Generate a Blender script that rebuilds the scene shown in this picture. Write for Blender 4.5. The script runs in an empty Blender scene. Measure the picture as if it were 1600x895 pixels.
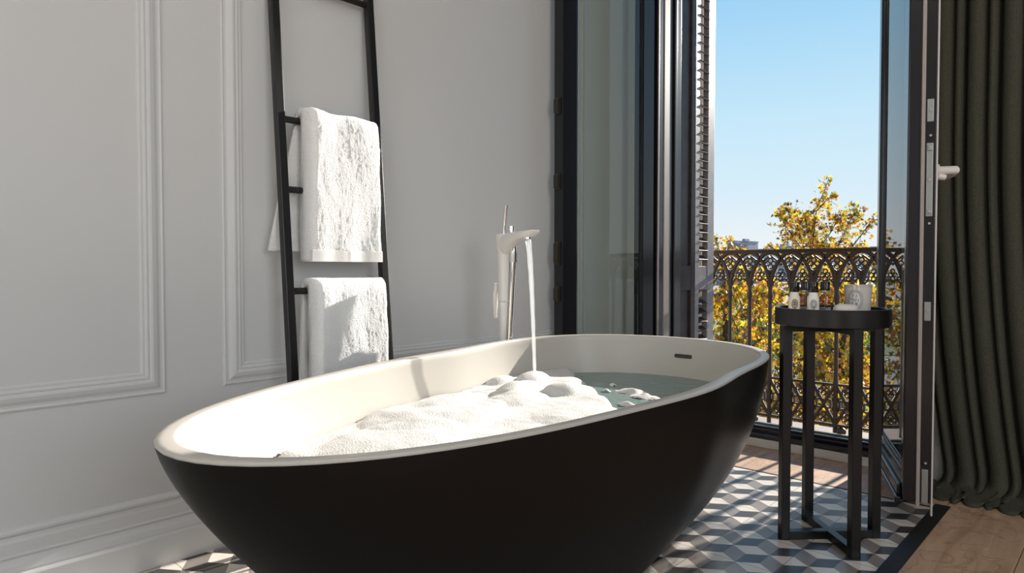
import bpy, bmesh, math, random
from mathutils import Vector, Matrix, noise
random.seed(7)
C = bpy.context.scene.collection
SC = bpy.context.scene
PI = math.pi

# ------------------------------------------------------------------ camera, world, lights, exposure
CAM_H = 0.75
YAW = math.atan2(985, 1058)
PITCH = math.atan(27.5 / 1058)
cd = bpy.data.cameras.new('camera'); cam = bpy.data.objects.new('camera', cd); C.objects.link(cam)
cam.location = (0, 0, CAM_H)
cam.rotation_euler = (PI / 2 - PITCH, 0, YAW)
cd.sensor_width = 36; cd.lens = 1058 / 1600 * 36; cd.clip_start = 0.05; cd.clip_end = 3000
SC.camera = cam

SUN_EL, SUN_DX = math.radians(19.5), -0.06
w = bpy.data.worlds.new('sky'); SC.world = w; w.use_nodes = True
nt = w.node_tree; nt.nodes.clear()
tc = nt.nodes.new('ShaderNodeTexCoord'); sp = nt.nodes.new('ShaderNodeSeparateXYZ')
rp = nt.nodes.new('ShaderNodeValToRGB'); bg = nt.nodes.new('ShaderNodeBackground'); wo = nt.nodes.new('ShaderNodeOutputWorld')
nt.links.new(tc.outputs['Generated'], sp.inputs[0]); nt.links.new(sp.outputs['Z'], rp.inputs[0])
nt.links.new(rp.outputs[0], bg.inputs[0]); nt.links.new(bg.outputs[0], wo.inputs[0])
bg.inputs[1].default_value = 1.0
els = rp.color_ramp.elements
els[0].position = 0.0; els[0].color = (.86, .90, .90, 1)
els[1].position = 1.0; els[1].color = (.04, .16, .48, 1)
for pos, col in ((.035, (.84, .90, .93, 1)), (.10, (.70, .86, .96, 1)), (.20, (.57, .81, .96, 1)), (.30, (.42, .71, .94, 1)), (.39, (.31, .61, .91, 1)), (.6, (.10, .30, .66, 1))):
    e = els.new(pos); e.color = col
sl = bpy.data.lights.new('sun', 'SUN'); sl.energy = 11.0; sl.angle = math.radians(0.6); sl.color = (1, .93, .84)
so = bpy.data.objects.new('sun', sl); C.objects.link(so)
sdir = Vector((SUN_DX * math.cos(SUN_EL), -math.cos(SUN_EL), -math.sin(SUN_EL)))
so.rotation_euler = sdir.to_track_quat('-Z', 'Y').to_euler(); so.location = (0, 8, 6)

def area(name, loc, aim, sx, sy, power, col):
    l = bpy.data.lights.new(name, 'AREA'); l.shape = 'RECTANGLE'; l.size = sx; l.size_y = sy; l.energy = power; l.color = col
    o = bpy.data.objects.new(name, l); C.objects.link(o); o.location = loc
    o.rotation_euler = Vector(aim).to_track_quat('-Z', 'Z').to_euler(); return o
area('fill_right', (3.35, -.1, 1.75), (-1, 0, -.04), 2.6, 1.7, 70, (.93, .97, 1))  # added fill light, outside an unseen window put in for it
area('fill_ceiling', (.5, -.3, 3.02), (0, 0, -1), 1.5, 1.5, 13, (1, .95, .88))  # added fill light under an unseen lamp housing
area('fill_rear', (.3, -2.55, 1.7), (0, 1, 0), 2.2, 1.7, 20, (.95, .97, 1))  # added fill light behind the viewer, outside its added window

SC.view_settings.view_transform = 'Standard'; SC.view_settings.look = 'None'
SC.view_settings.exposure = 0.0; SC.view_settings.gamma = 1; SC.view_settings.use_curve_mapping = False
SC.cycles.use_denoising = True
SC.cycles.max_bounces = 10; SC.cycles.transparent_max_bounces = 24; SC.cycles.diffuse_bounces = 5
SC.cycles.caustics_reflective = False; SC.cycles.caustics_refractive = False
SC.cycles.sample_clamp_indirect = 4.0

# ------------------------------------------------------------------ materials
def mat(name, col, rough=.5, metal=0, spec=.5, bump=None, var=None, coat=0):
    m = bpy.data.materials.new(name); m.use_nodes = True
    n = m.node_tree.nodes; L = m.node_tree.links; b = n['Principled BSDF']
    b.inputs['Base Color'].default_value = (*col, 1); b.inputs['Roughness'].default_value = rough
    b.inputs['Metallic'].default_value = metal; b.inputs['Specular IOR Level'].default_value = spec
    b.inputs['Coat Weight'].default_value = coat
    if bump or var:
        t = n.new('ShaderNodeTexCoord')
    if bump:
        scale, strength, dist = bump
        ns = n.new('ShaderNodeTexNoise'); ns.inputs['Scale'].default_value = scale; ns.inputs['Detail'].default_value = 4
        L.new(t.outputs['Object'], ns.inputs['Vector'])
        bp = n.new('ShaderNodeBump'); bp.inputs['Strength'].default_value = strength; bp.inputs['Distance'].default_value = dist
        L.new(ns.outputs['Fac'], bp.inputs['Height']); L.new(bp.outputs[0], b.inputs['Normal'])
    if var:
        scale, c2 = var
        ns = n.new('ShaderNodeTexNoise'); ns.inputs['Scale'].default_value = scale; ns.inputs['Detail'].default_value = 5
        L.new(t.outputs['Object'], ns.inputs['Vector'])
        mx = n.new('ShaderNodeMix'); mx.data_type = 'RGBA'
        mx.inputs[6].default_value = (*col, 1); mx.inputs[7].default_value = (*c2, 1)
        r = n.new('ShaderNodeValToRGB'); r.color_ramp.elements[0].position = .35; r.color_ramp.elements[1].position = .65
        L.new(ns.outputs['Fac'], r.inputs[0]); L.new(r.outputs[0], mx.inputs[0]); L.new(mx.outputs[2], b.inputs['Base Color'])
    return m

M = {}
M['wall'] = mat('painted_plaster', (.66, .66, .655), .42, bump=(40, .05, .002))
M['wall_room'] = mat('room_paint', (.60, .585, .56), .7)
M['ceiling'] = mat('ceiling_paint', (.8, .8, .79), .8)
M['tub_black'] = mat('matt_black_stone', (.0045, .0036, .003), .42, spec=.25, bump=(220, .12, .001))
M['tub_white'] = mat('white_solid_surface', (.50, .475, .43), .34, spec=.4)
M['black_metal'] = mat('black_powder_metal', (.007, .006, .006), .38, spec=.5)
M['frame_dark'] = mat('dark_door_paint', (.012, .012, .015), .2, spec=.45)
M['frame_brown'] = mat('dark_brown_wood', (.040, .026, .024), .4)
M['seal'] = mat('pale_weather_seal', (.36, .31, .28), .45)
M['steel'] = mat('galvanised_steel', (.30, .31, .29), .42, metal=.7)
M['white_trim'] = mat('white_edge_gasket', (.62, .57, .55), .4)
M['chrome'] = mat('chrome', (.78, .76, .74), .08, metal=1)
M['white_gloss'] = mat('white_enamel', (.80, .77, .73), .18)
M['towel'] = mat('white_terry', (.92, .915, .90), .95, bump=(260, .9, .0035))
M['towel_hem'] = mat('white_woven_hem', (.86, .85, .83), .85, bump=(150, .2, .002))
M['table_black'] = mat('black_stained_wood', (.006, .006, .0065), .32, spec=.4, bump=(60, .08, .001))
M['cap'] = mat('black_gloss_cap', (.006, .006, .007), .15)
M['lotion'] = mat('cream_bottle', (.78, .72, .62), .35)
M['lotion2'] = mat('white_bottle', (.80, .77, .71), .35)
M['label_tan'] = mat('tan_label', (.36, .26, .16), .6, var=(260, (.62, .50, .36)))
M['label_grey'] = mat('grey_label', (.05, .05, .06), .6, var=(260, (.42, .41, .40)))
M['ink'] = mat('dark_ink', (.03, .03, .035), .6)
M['candle_glass'] = mat('milky_candle_glass', (.60, .575, .53), .16, coat=.4)
M['paper'] = mat('label_paper', (.72, .70, .67), .6)
M['wax'] = mat('cream_wax', (.88, .84, .74), .4)
M['soap'] = mat('ivory_soap', (.66, .62, .57), .4)
M['rail'] = mat('brown_cast_iron', (.045, .030, .025), .5, bump=(90, .3, .002))
M['stone'] = mat('pale_balcony_stone', (.36, .30, .25), .8, var=(14, (.29, .245, .205)))
M['facade'] = mat('facade_render', (.55, .48, .40), .9, var=(6, (.47, .41, .35)))
M['shutter'] = mat('weathered_brown_shutter', (.045, .030, .028), .42, var=(18, (.065, .048, .045)))
M['shutter_sunlit'] = mat('sunlit_shutter_paint', (.27, .245, .25), .4, var=(22, (.34, .31, .31)))  # shutter paint lightened, sun and sky light put into the colour
M['bark'] = mat('grey_bark', (.06, .045, .035), .9, bump=(30, .5, .01))
M['curtain'] = mat('dark_olive_wool', (.095, .092, .068), .95, spec=.1, bump=(500, .6, .002), var=(420, (.05, .05, .038)))
M['border'] = mat('black_floor_border', (.013, .012, .012), .5, bump=(140, .25, .001))
M['bronze'] = mat('aged_bronze_keep', (.05, .042, .032), .45, metal=.5)
M['road'] = mat('asphalt', (.22, .22, .23), .9, var=(.3, (.30, .30, .30)))
M['grass'] = mat('park_grass', (.09, .14, .03), .9, var=(.25, (.16, .20, .06)))

def glass_mat(name, tint, refl=1.0):
    m = bpy.data.materials.new(name); m.use_nodes = True; n = m.node_tree.nodes; L = m.node_tree.links; n.clear()
    o = n.new('ShaderNodeOutputMaterial'); t = n.new('ShaderNodeBsdfTransparent'); g = n.new('ShaderNodeBsdfGlossy')
    t.inputs[0].default_value = (*tint, 1); g.inputs['Roughness'].default_value = .01
    f = n.new('ShaderNodeFresnel'); f.inputs[0].default_value = 1.5
    mu = n.new('ShaderNodeMath'); mu.operation = 'MULTIPLY'; mu.inputs[1].default_value = refl
    mx = n.new('ShaderNodeMixShader')
    ge = n.new('ShaderNodeNewGeometry'); iv = n.new('ShaderNodeMath'); iv.operation = 'SUBTRACT'; iv.inputs[0].default_value = refl; L.new(ge.outputs['Backfacing'], iv.inputs[1]); iv.use_clamp = True
    L.new(iv.outputs[0], mu.inputs[1])
    L.new(f.outputs[0], mu.inputs[0]); L.new(mu.outputs[0], mx.inputs[0]); L.new(t.outputs[0], mx.inputs[1]); L.new(g.outputs[0], mx.inputs[2]); L.new(mx.outputs[0], o.inputs[0])
    return m
M['glass'] = glass_mat('greenish_pane_glass', (.89, .92, .905), 1.0)
M['glass_clear'] = glass_mat('clear_glass', (.93, .95, .94))
M['amber'] = glass_mat('amber_liquid', (.93, .62, .16))

def water_mat():
    m = bpy.data.materials.new('teal_bath_water'); m.use_nodes = True; n = m.node_tree.nodes; L = m.node_tree.links; n.clear()
    o = n.new('ShaderNodeOutputMaterial'); t = n.new('ShaderNodeBsdfTransparent'); g = n.new('ShaderNodeBsdfGlossy'); d = n.new('ShaderNodeBsdfDiffuse')
    t.inputs[0].default_value = (.62, .86, .84, 1); g.inputs['Roughness'].default_value = .03; d.inputs[0].default_value = (.50, .72, .70, 1)
    f = n.new('ShaderNodeFresnel'); f.inputs[0].default_value = 1.33
    m1 = n.new('ShaderNodeMixShader'); m1.inputs[0].default_value = .35
    mx = n.new('ShaderNodeMixShader')
    tcn = n.new('ShaderNodeTexCoord'); ns = n.new('ShaderNodeTexNoise'); ns.inputs['Scale'].default_value = 22
    bp = n.new('ShaderNodeBump'); bp.inputs['Strength'].default_value = .5; bp.inputs['Distance'].default_value = .012
    L.new(tcn.outputs['Object'], ns.inputs['Vector']); L.new(ns.outputs['Fac'], bp.inputs['Height'])
    L.new(bp.outputs[0], g.inputs['Normal']); L.new(bp.outputs[0], f.inputs['Normal'])
    L.new(t.outputs[0], m1.inputs[1]); L.new(d.outputs[0], m1.inputs[2]); L.new(f.outputs[0], mx.inputs[0])
    L.new(m1.outputs[0], mx.inputs[1]); L.new(g.outputs[0], mx.inputs[2]); L.new(mx.outputs[0], o.inputs[0])
    return m
M['water'] = water_mat()
def stream_mat():
    m = bpy.data.materials.new('aerated_falling_water'); m.use_nodes = True; n = m.node_tree.nodes; L = m.node_tree.links; n.clear()
    o = n.new('ShaderNodeOutputMaterial'); t = n.new('ShaderNodeBsdfTranslucent'); d = n.new('ShaderNodeBsdfDiffuse'); g = n.new('ShaderNodeBsdfGlossy')
    t.inputs[0].default_value = (.95, .97, 1, 1); d.inputs[0].default_value = (.95, .97, 1, 1); g.inputs['Roughness'].default_value = .15
    a = n.new('ShaderNodeMixShader'); a.inputs[0].default_value = .5; b = n.new('ShaderNodeMixShader'); b.inputs[0].default_value = .12
    L.new(t.outputs[0], a.inputs[1]); L.new(d.outputs[0], a.inputs[2]); L.new(a.outputs[0], b.inputs[1]); L.new(g.outputs[0], b.inputs[2]); c = n.new('ShaderNodeMixShader'); c.inputs[0].default_value = .62; tr_ = n.new('ShaderNodeBsdfTransparent'); L.new(b.outputs[0], c.inputs[1]); L.new(tr_.outputs[0], c.inputs[2]); L.new(c.outputs[0], o.inputs[0])
    return m
M['stream'] = stream_mat()

def foam_mat():
    m = mat('soap_foam', (.66, .65, .63), .8)
    n = m.node_tree.nodes; L = m.node_tree.links; b = n['Principled BSDF']
    t = n.new('ShaderNodeTexCoord'); v = n.new('ShaderNodeTexVoronoi'); v.inputs['Scale'].default_value = 260
    n2 = n.new('ShaderNodeTexNoise'); n2.inputs['Scale'].default_value = 420; n2.inputs['Detail'].default_value = 3
    ad = n.new('ShaderNodeMath'); ad.operation = 'SUBTRACT'
    L.new(t.outputs['Object'], v.inputs['Vector']); L.new(t.outputs['Object'], n2.inputs['Vector'])
    L.new(n2.outputs['Fac'], ad.inputs[0]); L.new(v.outputs['Distance'], ad.inputs[1])
    bp = n.new('ShaderNodeBump'); bp.inputs['Strength'].default_value = .5; bp.inputs['Distance'].default_value = .0022
    L.new(ad.outputs[0], bp.inputs['Height']); L.new(bp.outputs[0], b.inputs['Normal'])
    b.inputs['Subsurface Weight'].default_value = .3; b.inputs['Subsurface Radius'].default_value = (.01, .01, .01); b.inputs['Subsurface Scale'].default_value = .5
    return m
M['foam'] = foam_mat()

def flame_mat():
    m = bpy.data.materials.new('candle_flame'); m.use_nodes = True; n = m.node_tree.nodes; L = m.node_tree.links; n.clear()
    o = n.new('ShaderNodeOutputMaterial'); e = n.new('ShaderNodeEmission'); e.inputs[0].default_value = (1, .62, .16, 1); e.inputs[1].default_value = 3
    L.new(e.outputs[0], o.inputs[0]); return m
M['flame'] = flame_mat()

TILE = .1974
def tile_mat(name, col, c2):
    m = mat(name, col, .30, spec=.5, var=(9, c2))
    n = m.node_tree.nodes; L = m.node_tree.links; b = n['Principled BSDF']
    src = b.inputs['Base Color'].links[0].from_socket
    t = n.new('ShaderNodeTexCoord'); s = n.new('ShaderNodeSeparateXYZ'); L.new(t.outputs['Object'], s.inputs[0])
    fac = None
    for ax, off in (('X', -.654), ('Y', 1.652)):
        a = n.new('ShaderNodeMath'); a.operation = 'SUBTRACT'; a.inputs[1].default_value = off; L.new(s.outputs[ax], a.inputs[0])
        p = n.new('ShaderNodeMath'); p.operation = 'PINGPONG'; p.inputs[1].default_value = TILE / 2; L.new(a.outputs[0], p.inputs[0])
        c = n.new('ShaderNodeMath'); c.operation = 'LESS_THAN'; c.inputs[1].default_value = .0008; L.new(p.outputs[0], c.inputs[0])
        if fac is None: fac = c
        else:
            mx = n.new('ShaderNodeMath'); mx.operation = 'MAXIMUM'; L.new(fac.outputs[0], mx.inputs[0]); L.new(c.outputs[0], mx.inputs[1]); fac = mx
    q = n.new('ShaderNodeMix'); q.data_type = 'RGBA'; q.inputs[7].default_value = (.07, .065, .06, 1)
    L.new(fac.outputs[0], q.inputs[0]); L.new(src, q.inputs[6]); L.new(q.outputs[2], b.inputs['Base Color'])
    return m
M['tile_light'] = tile_mat('cement_tile_cream', (.80, .745, .67), (.75, .69, .61))
M['tile_grey'] = tile_mat('cement_tile_grey', (.25, .22, .20), (.29, .255, .23))
M['tile_dark'] = tile_mat('cement_tile_charcoal', (.048, .045, .045), (.065, .06, .058))

def wood_mat():
    m = bpy.data.materials.new('oak_planks'); m.use_nodes = True; n = m.node_tree.nodes; L = m.node_tree.links; b = n['Principled BSDF']
    t = n.new('ShaderNodeTexCoord'); mp = n.new('ShaderNodeMapping'); mp.inputs['Rotation'].default_value = (0, 0, 0)
    mp.inputs['Scale'].default_value = (9, 1.1, 1); L.new(t.outputs['Object'], mp.inputs[0])
    ns = n.new('ShaderNodeTexNoise'); ns.inputs['Scale'].default_value = 3.2; ns.inputs['Detail'].default_value = 9; ns.inputs['Distortion'].default_value = .9
    L.new(mp.outputs[0], ns.inputs['Vector'])
    r = n.new('ShaderNodeValToRGB'); r.color_ramp.elements[0].position = .3; r.color_ramp.elements[0].color = (.42, .265, .165, 1)
    r.color_ramp.elements[1].position = .7; r.color_ramp.elements[1].color = (.68, .46, .315, 1); L.new(ns.outputs['Fac'], r.inputs[0])
    n2 = n.new('ShaderNodeTexNoise'); n2.inputs['Scale'].default_value = 3.4; n2.inputs['Detail'].default_value = 6; n2.inputs['Distortion'].default_value = 2.2
    L.new(t.outputs['Object'], n2.inputs['Vector'])
    r2 = n.new('ShaderNodeValToRGB'); r2.color_ramp.elements[0].position = .485; r2.color_ramp.elements[0].color = (1, 1, 1, 1)
    r2.color_ramp.elements[1].position = .50; r2.color_ramp.elements[1].color = (.55, .5, .48, 1)
    e = r2.color_ramp.elements.new(.515); e.color = (1, 1, 1, 1); L.new(n2.outputs['Fac'], r2.inputs[0])
    mu = n.new('ShaderNodeMix'); mu.data_type = 'RGBA'; mu.blend_type = 'MULTIPLY'; mu.inputs[0].default_value = .6
    L.new(r.outputs[0], mu.inputs[6]); L.new(r2.outputs[0], mu.inputs[7])
    # plank seams running away from the window wall
    s = n.new('ShaderNodeSeparateXYZ'); L.new(t.outputs['Object'], s.inputs[0])
    p = n.new('ShaderNodeMath'); p.operation = 'PINGPONG'; p.inputs[1].default_value = .11; L.new(s.outputs['X'], p.inputs[0])
    c = n.new('ShaderNodeMath'); c.operation = 'LESS_THAN'; c.inputs[1].default_value = .0009; L.new(p.outputs[0], c.inputs[0])
    q = n.new('ShaderNodeMix'); q.data_type = 'RGBA'; q.inputs[7].default_value = (.05, .035, .025, 1)
    L.new(c.outputs[0], q.inputs[0]); L.new(mu.outputs[2], q.inputs[6]); L.new(q.outputs[2], b.inputs['Base Color'])
    b.inputs['Roughness'].default_value = .45
    bp = n.new('ShaderNodeBump'); bp.inputs['Strength'].default_value = .15; bp.inputs['Distance'].default_value = .002
    L.new(ns.outputs['Fac'], bp.inputs['Height']); L.new(bp.outputs[0], b.inputs['Normal'])
    return m
M['wood'] = wood_mat()

def leaf_mat(name, cols):
    m = bpy.data.materials.new(name); m.use_nodes = True; n = m.node_tree.nodes; L = m.node_tree.links; n.clear()
    o = n.new('ShaderNodeOutputMaterial'); g = n.new('ShaderNodeNewGeometry'); r = n.new('ShaderNodeValToRGB'); r.color_ramp.interpolation = 'CONSTANT'
    while len(r.color_ramp.elements) > 1: r.color_ramp.elements.remove(r.color_ramp.elements[0])
    tot = sum(c[0] for c in cols); pos = 0; r.color_ramp.elements[0].position = 0; r.color_ramp.elements[0].color = (*cols[0][1], 1); pos = cols[0][0] / tot
    for wgt, col in cols[1:]:
        e = r.color_ramp.elements.new(pos); e.color = (*col, 1); pos += wgt / tot
    L.new(g.outputs['Random Per Island'], r.inputs[0])
    d = n.new('ShaderNodeBsdfDiffuse'); t = n.new('ShaderNodeBsdfTranslucent'); gl = n.new('ShaderNodeBsdfGlossy'); gl.inputs['Roughness'].default_value = .35
    mx = n.new('ShaderNodeMixShader'); mx.inputs[0].default_value = .5; m2 = n.new('ShaderNodeMixShader'); m2.inputs[0].default_value = .06
    L.new(r.outputs[0], d.inputs[0]); L.new(r.outputs[0], t.inputs[0]); L.new(d.outputs[0], mx.inputs[1]); L.new(t.outputs[0], mx.inputs[2])
    L.new(mx.outputs[0], m2.inputs[1]); L.new(gl.outputs[0], m2.inputs[2]); L.new(m2.outputs[0], o.inputs[0])
    return m
M['leaf_yellow'] = leaf_mat('autumn_leaves', [(24, (.84, .48, .015)), (15, (.86, .62, .03)), (16, (.60, .31, .025)), (13, (.34, .33, .04)), (14, (.13, .13, .025)), (14, (.36, .16, .05)), (10, (.10, .06, .025))])
M['leaf_green'] = leaf_mat('green_leaves', [(5, (.22, .32, .06)), (5, (.14, .24, .05)), (3, (.42, .44, .07)), (2, (.55, .42, .05))])

# ------------------------------------------------------------------ mesh helpers
class MB:
    def __init__(s): s.v = []; s.f = []; s.m = []; s.sm = []
    def add(s, vs, fs, mi=0, smooth=False):
        o = len(s.v); s.v += [tuple(v) for v in vs]
        for f in fs: s.f.append(tuple(i + o for i in f)); s.m.append(mi); s.sm.append(smooth)
        return s
    def box(s, a, b, mi=0, bev=0.0, rot=None, piv=None):
        x0, y0, z0 = a; x1, y1, z1 = b
        bm = bmesh.new(); bmesh.ops.create_cube(bm, size=1)
        for v in bm.verts: v.co = Vector(((x0 + x1) / 2 + v.co.x * (x1 - x0), (y0 + y1) / 2 + v.co.y * (y1 - y0), (z0 + z1) / 2 + v.co.z * (z1 - z0)))
        if bev: bmesh.ops.bevel(bm, geom=bm.edges[:], offset=bev, segments=2, affect='EDGES', profile=.6)
        if rot is not None:
            R = Matrix.Rotation(rot, 3, 'Z'); pv = Vector(piv) if piv else Vector(((x0 + x1) / 2, (y0 + y1) / 2, 0))
            for v in bm.verts: v.co = R @ (v.co - pv) + pv
        bm.verts.index_update()
        s.add([v.co[:] for v in bm.verts], [[v.index for v in f.verts] for f in bm.faces], mi); bm.free(); return s
    def obox(s, o, ex, ey, ez, lx, ly, lz, mi=0, bev=0.0):
        """box with corner o and axes ex, ey, ez; l* are (from, to) ranges"""
        bm = bmesh.new(); bmesh.ops.create_cube(bm, size=1)
        o = Vector(o); ex = Vector(ex); ey = Vector(ey); ez = Vector(ez)
        for v in bm.verts:
            v.co = Vector((lx[0] + (v.co.x + .5) * (lx[1] - lx[0]), ly[0] + (v.co.y + .5) * (ly[1] - ly[0]), lz[0] + (v.co.z + .5) * (lz[1] - lz[0])))
        if bev: bmesh.ops.bevel(bm, geom=bm.edges[:], offset=bev, segments=2, affect='EDGES', profile=.6)
        for v in bm.verts: v.co = o + ex * v.co.x + ey * v.co.y + ez * v.co.z
        bm.verts.index_update()
        s.add([v.co[:] for v in bm.verts], [[v.index for v in f.verts] for f in bm.faces], mi); bm.free(); return s
    def tube(s, pts, r, n=12, mi=0, cap=True, flat=None):
        pts = [Vector(p) for p in pts]; rs = r if isinstance(r, (list, tuple)) else [r] * len(pts)
        vs = []; up = None
        for i, p in enumerate(pts):
            t = (pts[min(i + 1, len(pts) - 1)] - pts[max(i - 1, 0)]).normalized()
            if up is None: up = Vector((0, 0, 1)) if abs(t.z) < .9 else Vector((1, 0, 0))
            a = t.cross(up)
            if a.length < 1e-6: a = t.cross(Vector((0, 1, 0)))
            a.normalize(); b = a.cross(t).normalized(); up = b
            for k in range(n):
                c = 2 * PI * k / n; vs.append(p + (a * math.cos(c) * (flat or 1) + b * math.sin(c)) * rs[i])
        fs = [(i * n + k, i * n + (k + 1) % n, (i + 1) * n + (k + 1) % n, (i + 1) * n + k) for i in range(len(pts) - 1) for k in range(n)]
        if cap: fs += [tuple(range(n))[::-1], tuple((len(pts) - 1) * n + k for k in range(n))]
        return s.add(vs, fs, mi, True)
    def lathe(s, prof, c, n=40, mi=0, cap=True):
        vs = [(c[0] + r * math.cos(2 * PI * k / n), c[1] + r * math.sin(2 * PI * k / n), c[2] + z) for r, z in prof for k in range(n)]
        fs = [(i * n + k, i * n + (k + 1) % n, (i + 1) * n + (k + 1) % n, (i + 1) * n + k) for i in range(len(prof) - 1) for k in range(n)]
        if cap: fs += [tuple(range(n))[::-1], tuple((len(prof) - 1) * n + k for k in range(n))]
        return s.add(vs, fs, mi, True)
    def loft(s, rings, mi=0, cap=True, smooth=True):
        n = len(rings[0]); vs = [v for r in rings for v in r]
        fs = [(i * n + k, i * n + (k + 1) % n, (i + 1) * n + (k + 1) % n, (i + 1) * n + k) for i in range(len(rings) - 1) for k in range(n)]
        if cap: fs += [tuple(range(n))[::-1], tuple((len(rings) - 1) * n + k for k in range(n))]
        return s.add(vs, fs, mi, smooth)
    def ball(s, c, r, mi=0, n=10, sz=1.0):
        prof = [(max(1e-4, r * math.sin(PI * i / n)), -r * sz * math.cos(PI * i / n)) for i in range(n + 1)]
        return s.lathe(prof, c, 14, mi)
    def ring(s, c, ax, az, R, r, n=16, m=6, mi=0):
        c = Vector(c); ax = Vector(ax); az = Vector(az); ay = ax.cross(az)
        vs = []
        for i in range(n):
            t = 2 * PI * i / n; d = ax * math.cos(t) + az * math.sin(t)
            for k in range(m):
                u = 2 * PI * k / m; vs.append(c + d * (R + r * math.cos(u)) + ay * r * math.sin(u))
        fs = [(i * m + k, i * m + (k + 1) % m, ((i + 1) % n) * m + (k + 1) % m, ((i + 1) % n) * m + k) for i in range(n) for k in range(m)]
        return s.add(vs, fs, mi, True)
    def build(s, name, mats, parent=None, auto=True):
        me = bpy.data.meshes.new(name); off = parent.location if parent is not None and parent.type == 'EMPTY' else Vector((0, 0, 0))
        if parent is not None and parent.type != 'EMPTY' and parent.parent is not None: off = parent.parent.location
        me.from_pydata([tuple(Vector(v) - off) for v in s.v], [], s.f)
        mats = mats if isinstance(mats, (list, tuple)) else [mats]
        for m in mats: me.materials.append(M[m])
        me.polygons.foreach_set('material_index', s.m); me.polygons.foreach_set('use_smooth', s.sm)
        bm = bmesh.new(); bm.from_mesh(me); bmesh.ops.recalc_face_normals(bm, faces=bm.faces); bm.to_mesh(me); bm.free()
        me.update()
        if auto and any(s.sm):
            try: me.set_sharp_from_angle(angle=math.radians(40))
            except Exception: pass
        o = bpy.data.objects.new(name, me); C.objects.link(o)
        if parent is not None: o.parent = parent
        return o

def tag(o, label=None, cat=None, group=None, kind=None):
    if label: o['label'] = label
    if cat: o['category'] = cat
    if group: o['group'] = group
    if kind: o['kind'] = kind
    return o
def thing(name, loc, label, cat, group=None, kind=None):
    o = bpy.data.objects.new(name, None); C.objects.link(o); o.location = loc; o.empty_display_size = .05
    return tag(o, label, cat, group, kind)
def struct(name, mb, mats, label, cat):
    return tag(mb.build(name, mats), label, cat, kind='structure')
def dup(root, loc, label, group=None):
    r = root.copy(); C.objects.link(r); r.location = loc; r['label'] = label
    if group: r['group'] = group
    for ch in [c for c in root.children]:
        c = ch.copy(); C.objects.link(c); c.parent = r
        for g in ch.children:
            d = g.copy(); C.objects.link(d); d.parent = c
    return r

# photograph pixel -> world point on the plane y = Y (used only to lay out where things stand)
def pix(px, py, axis, val):
    X = (px - 800) / 1058; Y = -(py - 447.5) / 1058
    F = math.cos(PITCH) + Y * math.sin(PITCH); Z = -math.sin(PITCH) + Y * math.cos(PITCH)
    d = (X * math.cos(YAW) - F * math.sin(YAW), X * math.sin(YAW) + F * math.cos(YAW), Z)
    t = (val - (0, 0, CAM_H)[axis]) / d[axis]
    return Vector((d[0] * t, d[1] * t, CAM_H + d[2] * t))

# ------------------------------------------------------------------ room shell
XL, YB, XR, YF, ZC = -1.833, 2.79, 3.2, -2.4, 3.1
OX0, OX1, OZ = -1.70, -.700, 2.78        # balcony door opening
T = .62                                  # thick masonry, the frame sits near the inner face
T1 = .13
# floors
struct('floor', MB().box((XL - .1, YF, -.15), (XR, YB + T1, -.006)), 'stone', 'concrete base under the cement tiles and oak boards', 'floor')
def tile_floor():
    bm = bmesh.new(); p = TILE / 2; hx = p / 2; hy = .0335; ed = p - hy
    x_lo, x_hi, y_lo, y_hi = XL, -.471, YF, 2.443
    cx0, cy0 = -.85, 1.942
    cache = {}
    def V(x, y):
        k = (round(x, 5), round(y, 5))
        if k not in cache: cache[k] = bm.verts.new((x, y, 0))
        return cache[k]
    for j in range(-46, 8):
        for i in range(-14, 8):
            x = cx0 + i * p + (hx if j % 2 else 0); y = cy0 + j * p
            if x < x_lo - p or x > x_hi + p or y < y_lo - p or y > y_hi + p: continue
            fl = bm.faces.new((V(x - hx, y), V(x, y - hy), V(x + hx, y), V(x, y + hy))); fl.material_index = 0
            fg = bm.faces.new((V(x - hx, y), V(x - hx, y - ed), V(x, y - hy - ed), V(x, y - hy))); fg.material_index = 2
            fd = bm.faces.new((V(x, y - hy), V(x, y - hy - ed), V(x + hx, y - ed), V(x + hx, y))); fd.material_index = 1
    for co, no in (((x_lo, 0, 0), (-1, 0, 0)), ((x_hi, 0, 0), (1, 0, 0)), ((0, y_lo, 0), (0, -1, 0)), ((0, y_hi, 0), (0, 1, 0))):
        bmesh.ops.bisect_plane(bm, geom=bm.verts[:] + bm.edges[:] + bm.faces[:], plane_co=co, plane_no=no, clear_outer=True)
    r = bmesh.ops.extrude_face_region(bm, geom=bm.faces[:])
    for v in [g for g in r['geom'] if isinstance(g, bmesh.types.BMVert)]: v.co.z -= .006
    bmesh.ops.recalc_face_normals(bm, faces=bm.faces)
    me = bpy.data.meshes.new('floor'); bm.to_mesh(me); bm.free()
    for k in ('tile_light', 'tile_dark', 'tile_grey'): me.materials.append(M[k])
    o = bpy.data.objects.new('floor', me); C.objects.link(o); return o
tag(tile_floor(), 'cement tile floor with tumbling cube pattern under the bathtub', 'floor', kind='structure')
struct('floor', MB().box((-.43, YF, -.006), (XR, YB, 0)).box((XL, 2.49, -.006), (-.43, YB, 0)), 'wood', 'oak plank floor around the tiled bath area', 'floor')
struct('trim_1', MB().box((-.471, YF, -.006), (-.429, 2.49, .0015)).box((XL, 2.443, -.006), (-.471, 2.452, .0012)).box((XL, 2.452, -.006), (-.471, 2.49, .0004), 1),
       ['border', 'wood'], 'black border strip between the tiles and the oak boards', 'floor border')
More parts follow.
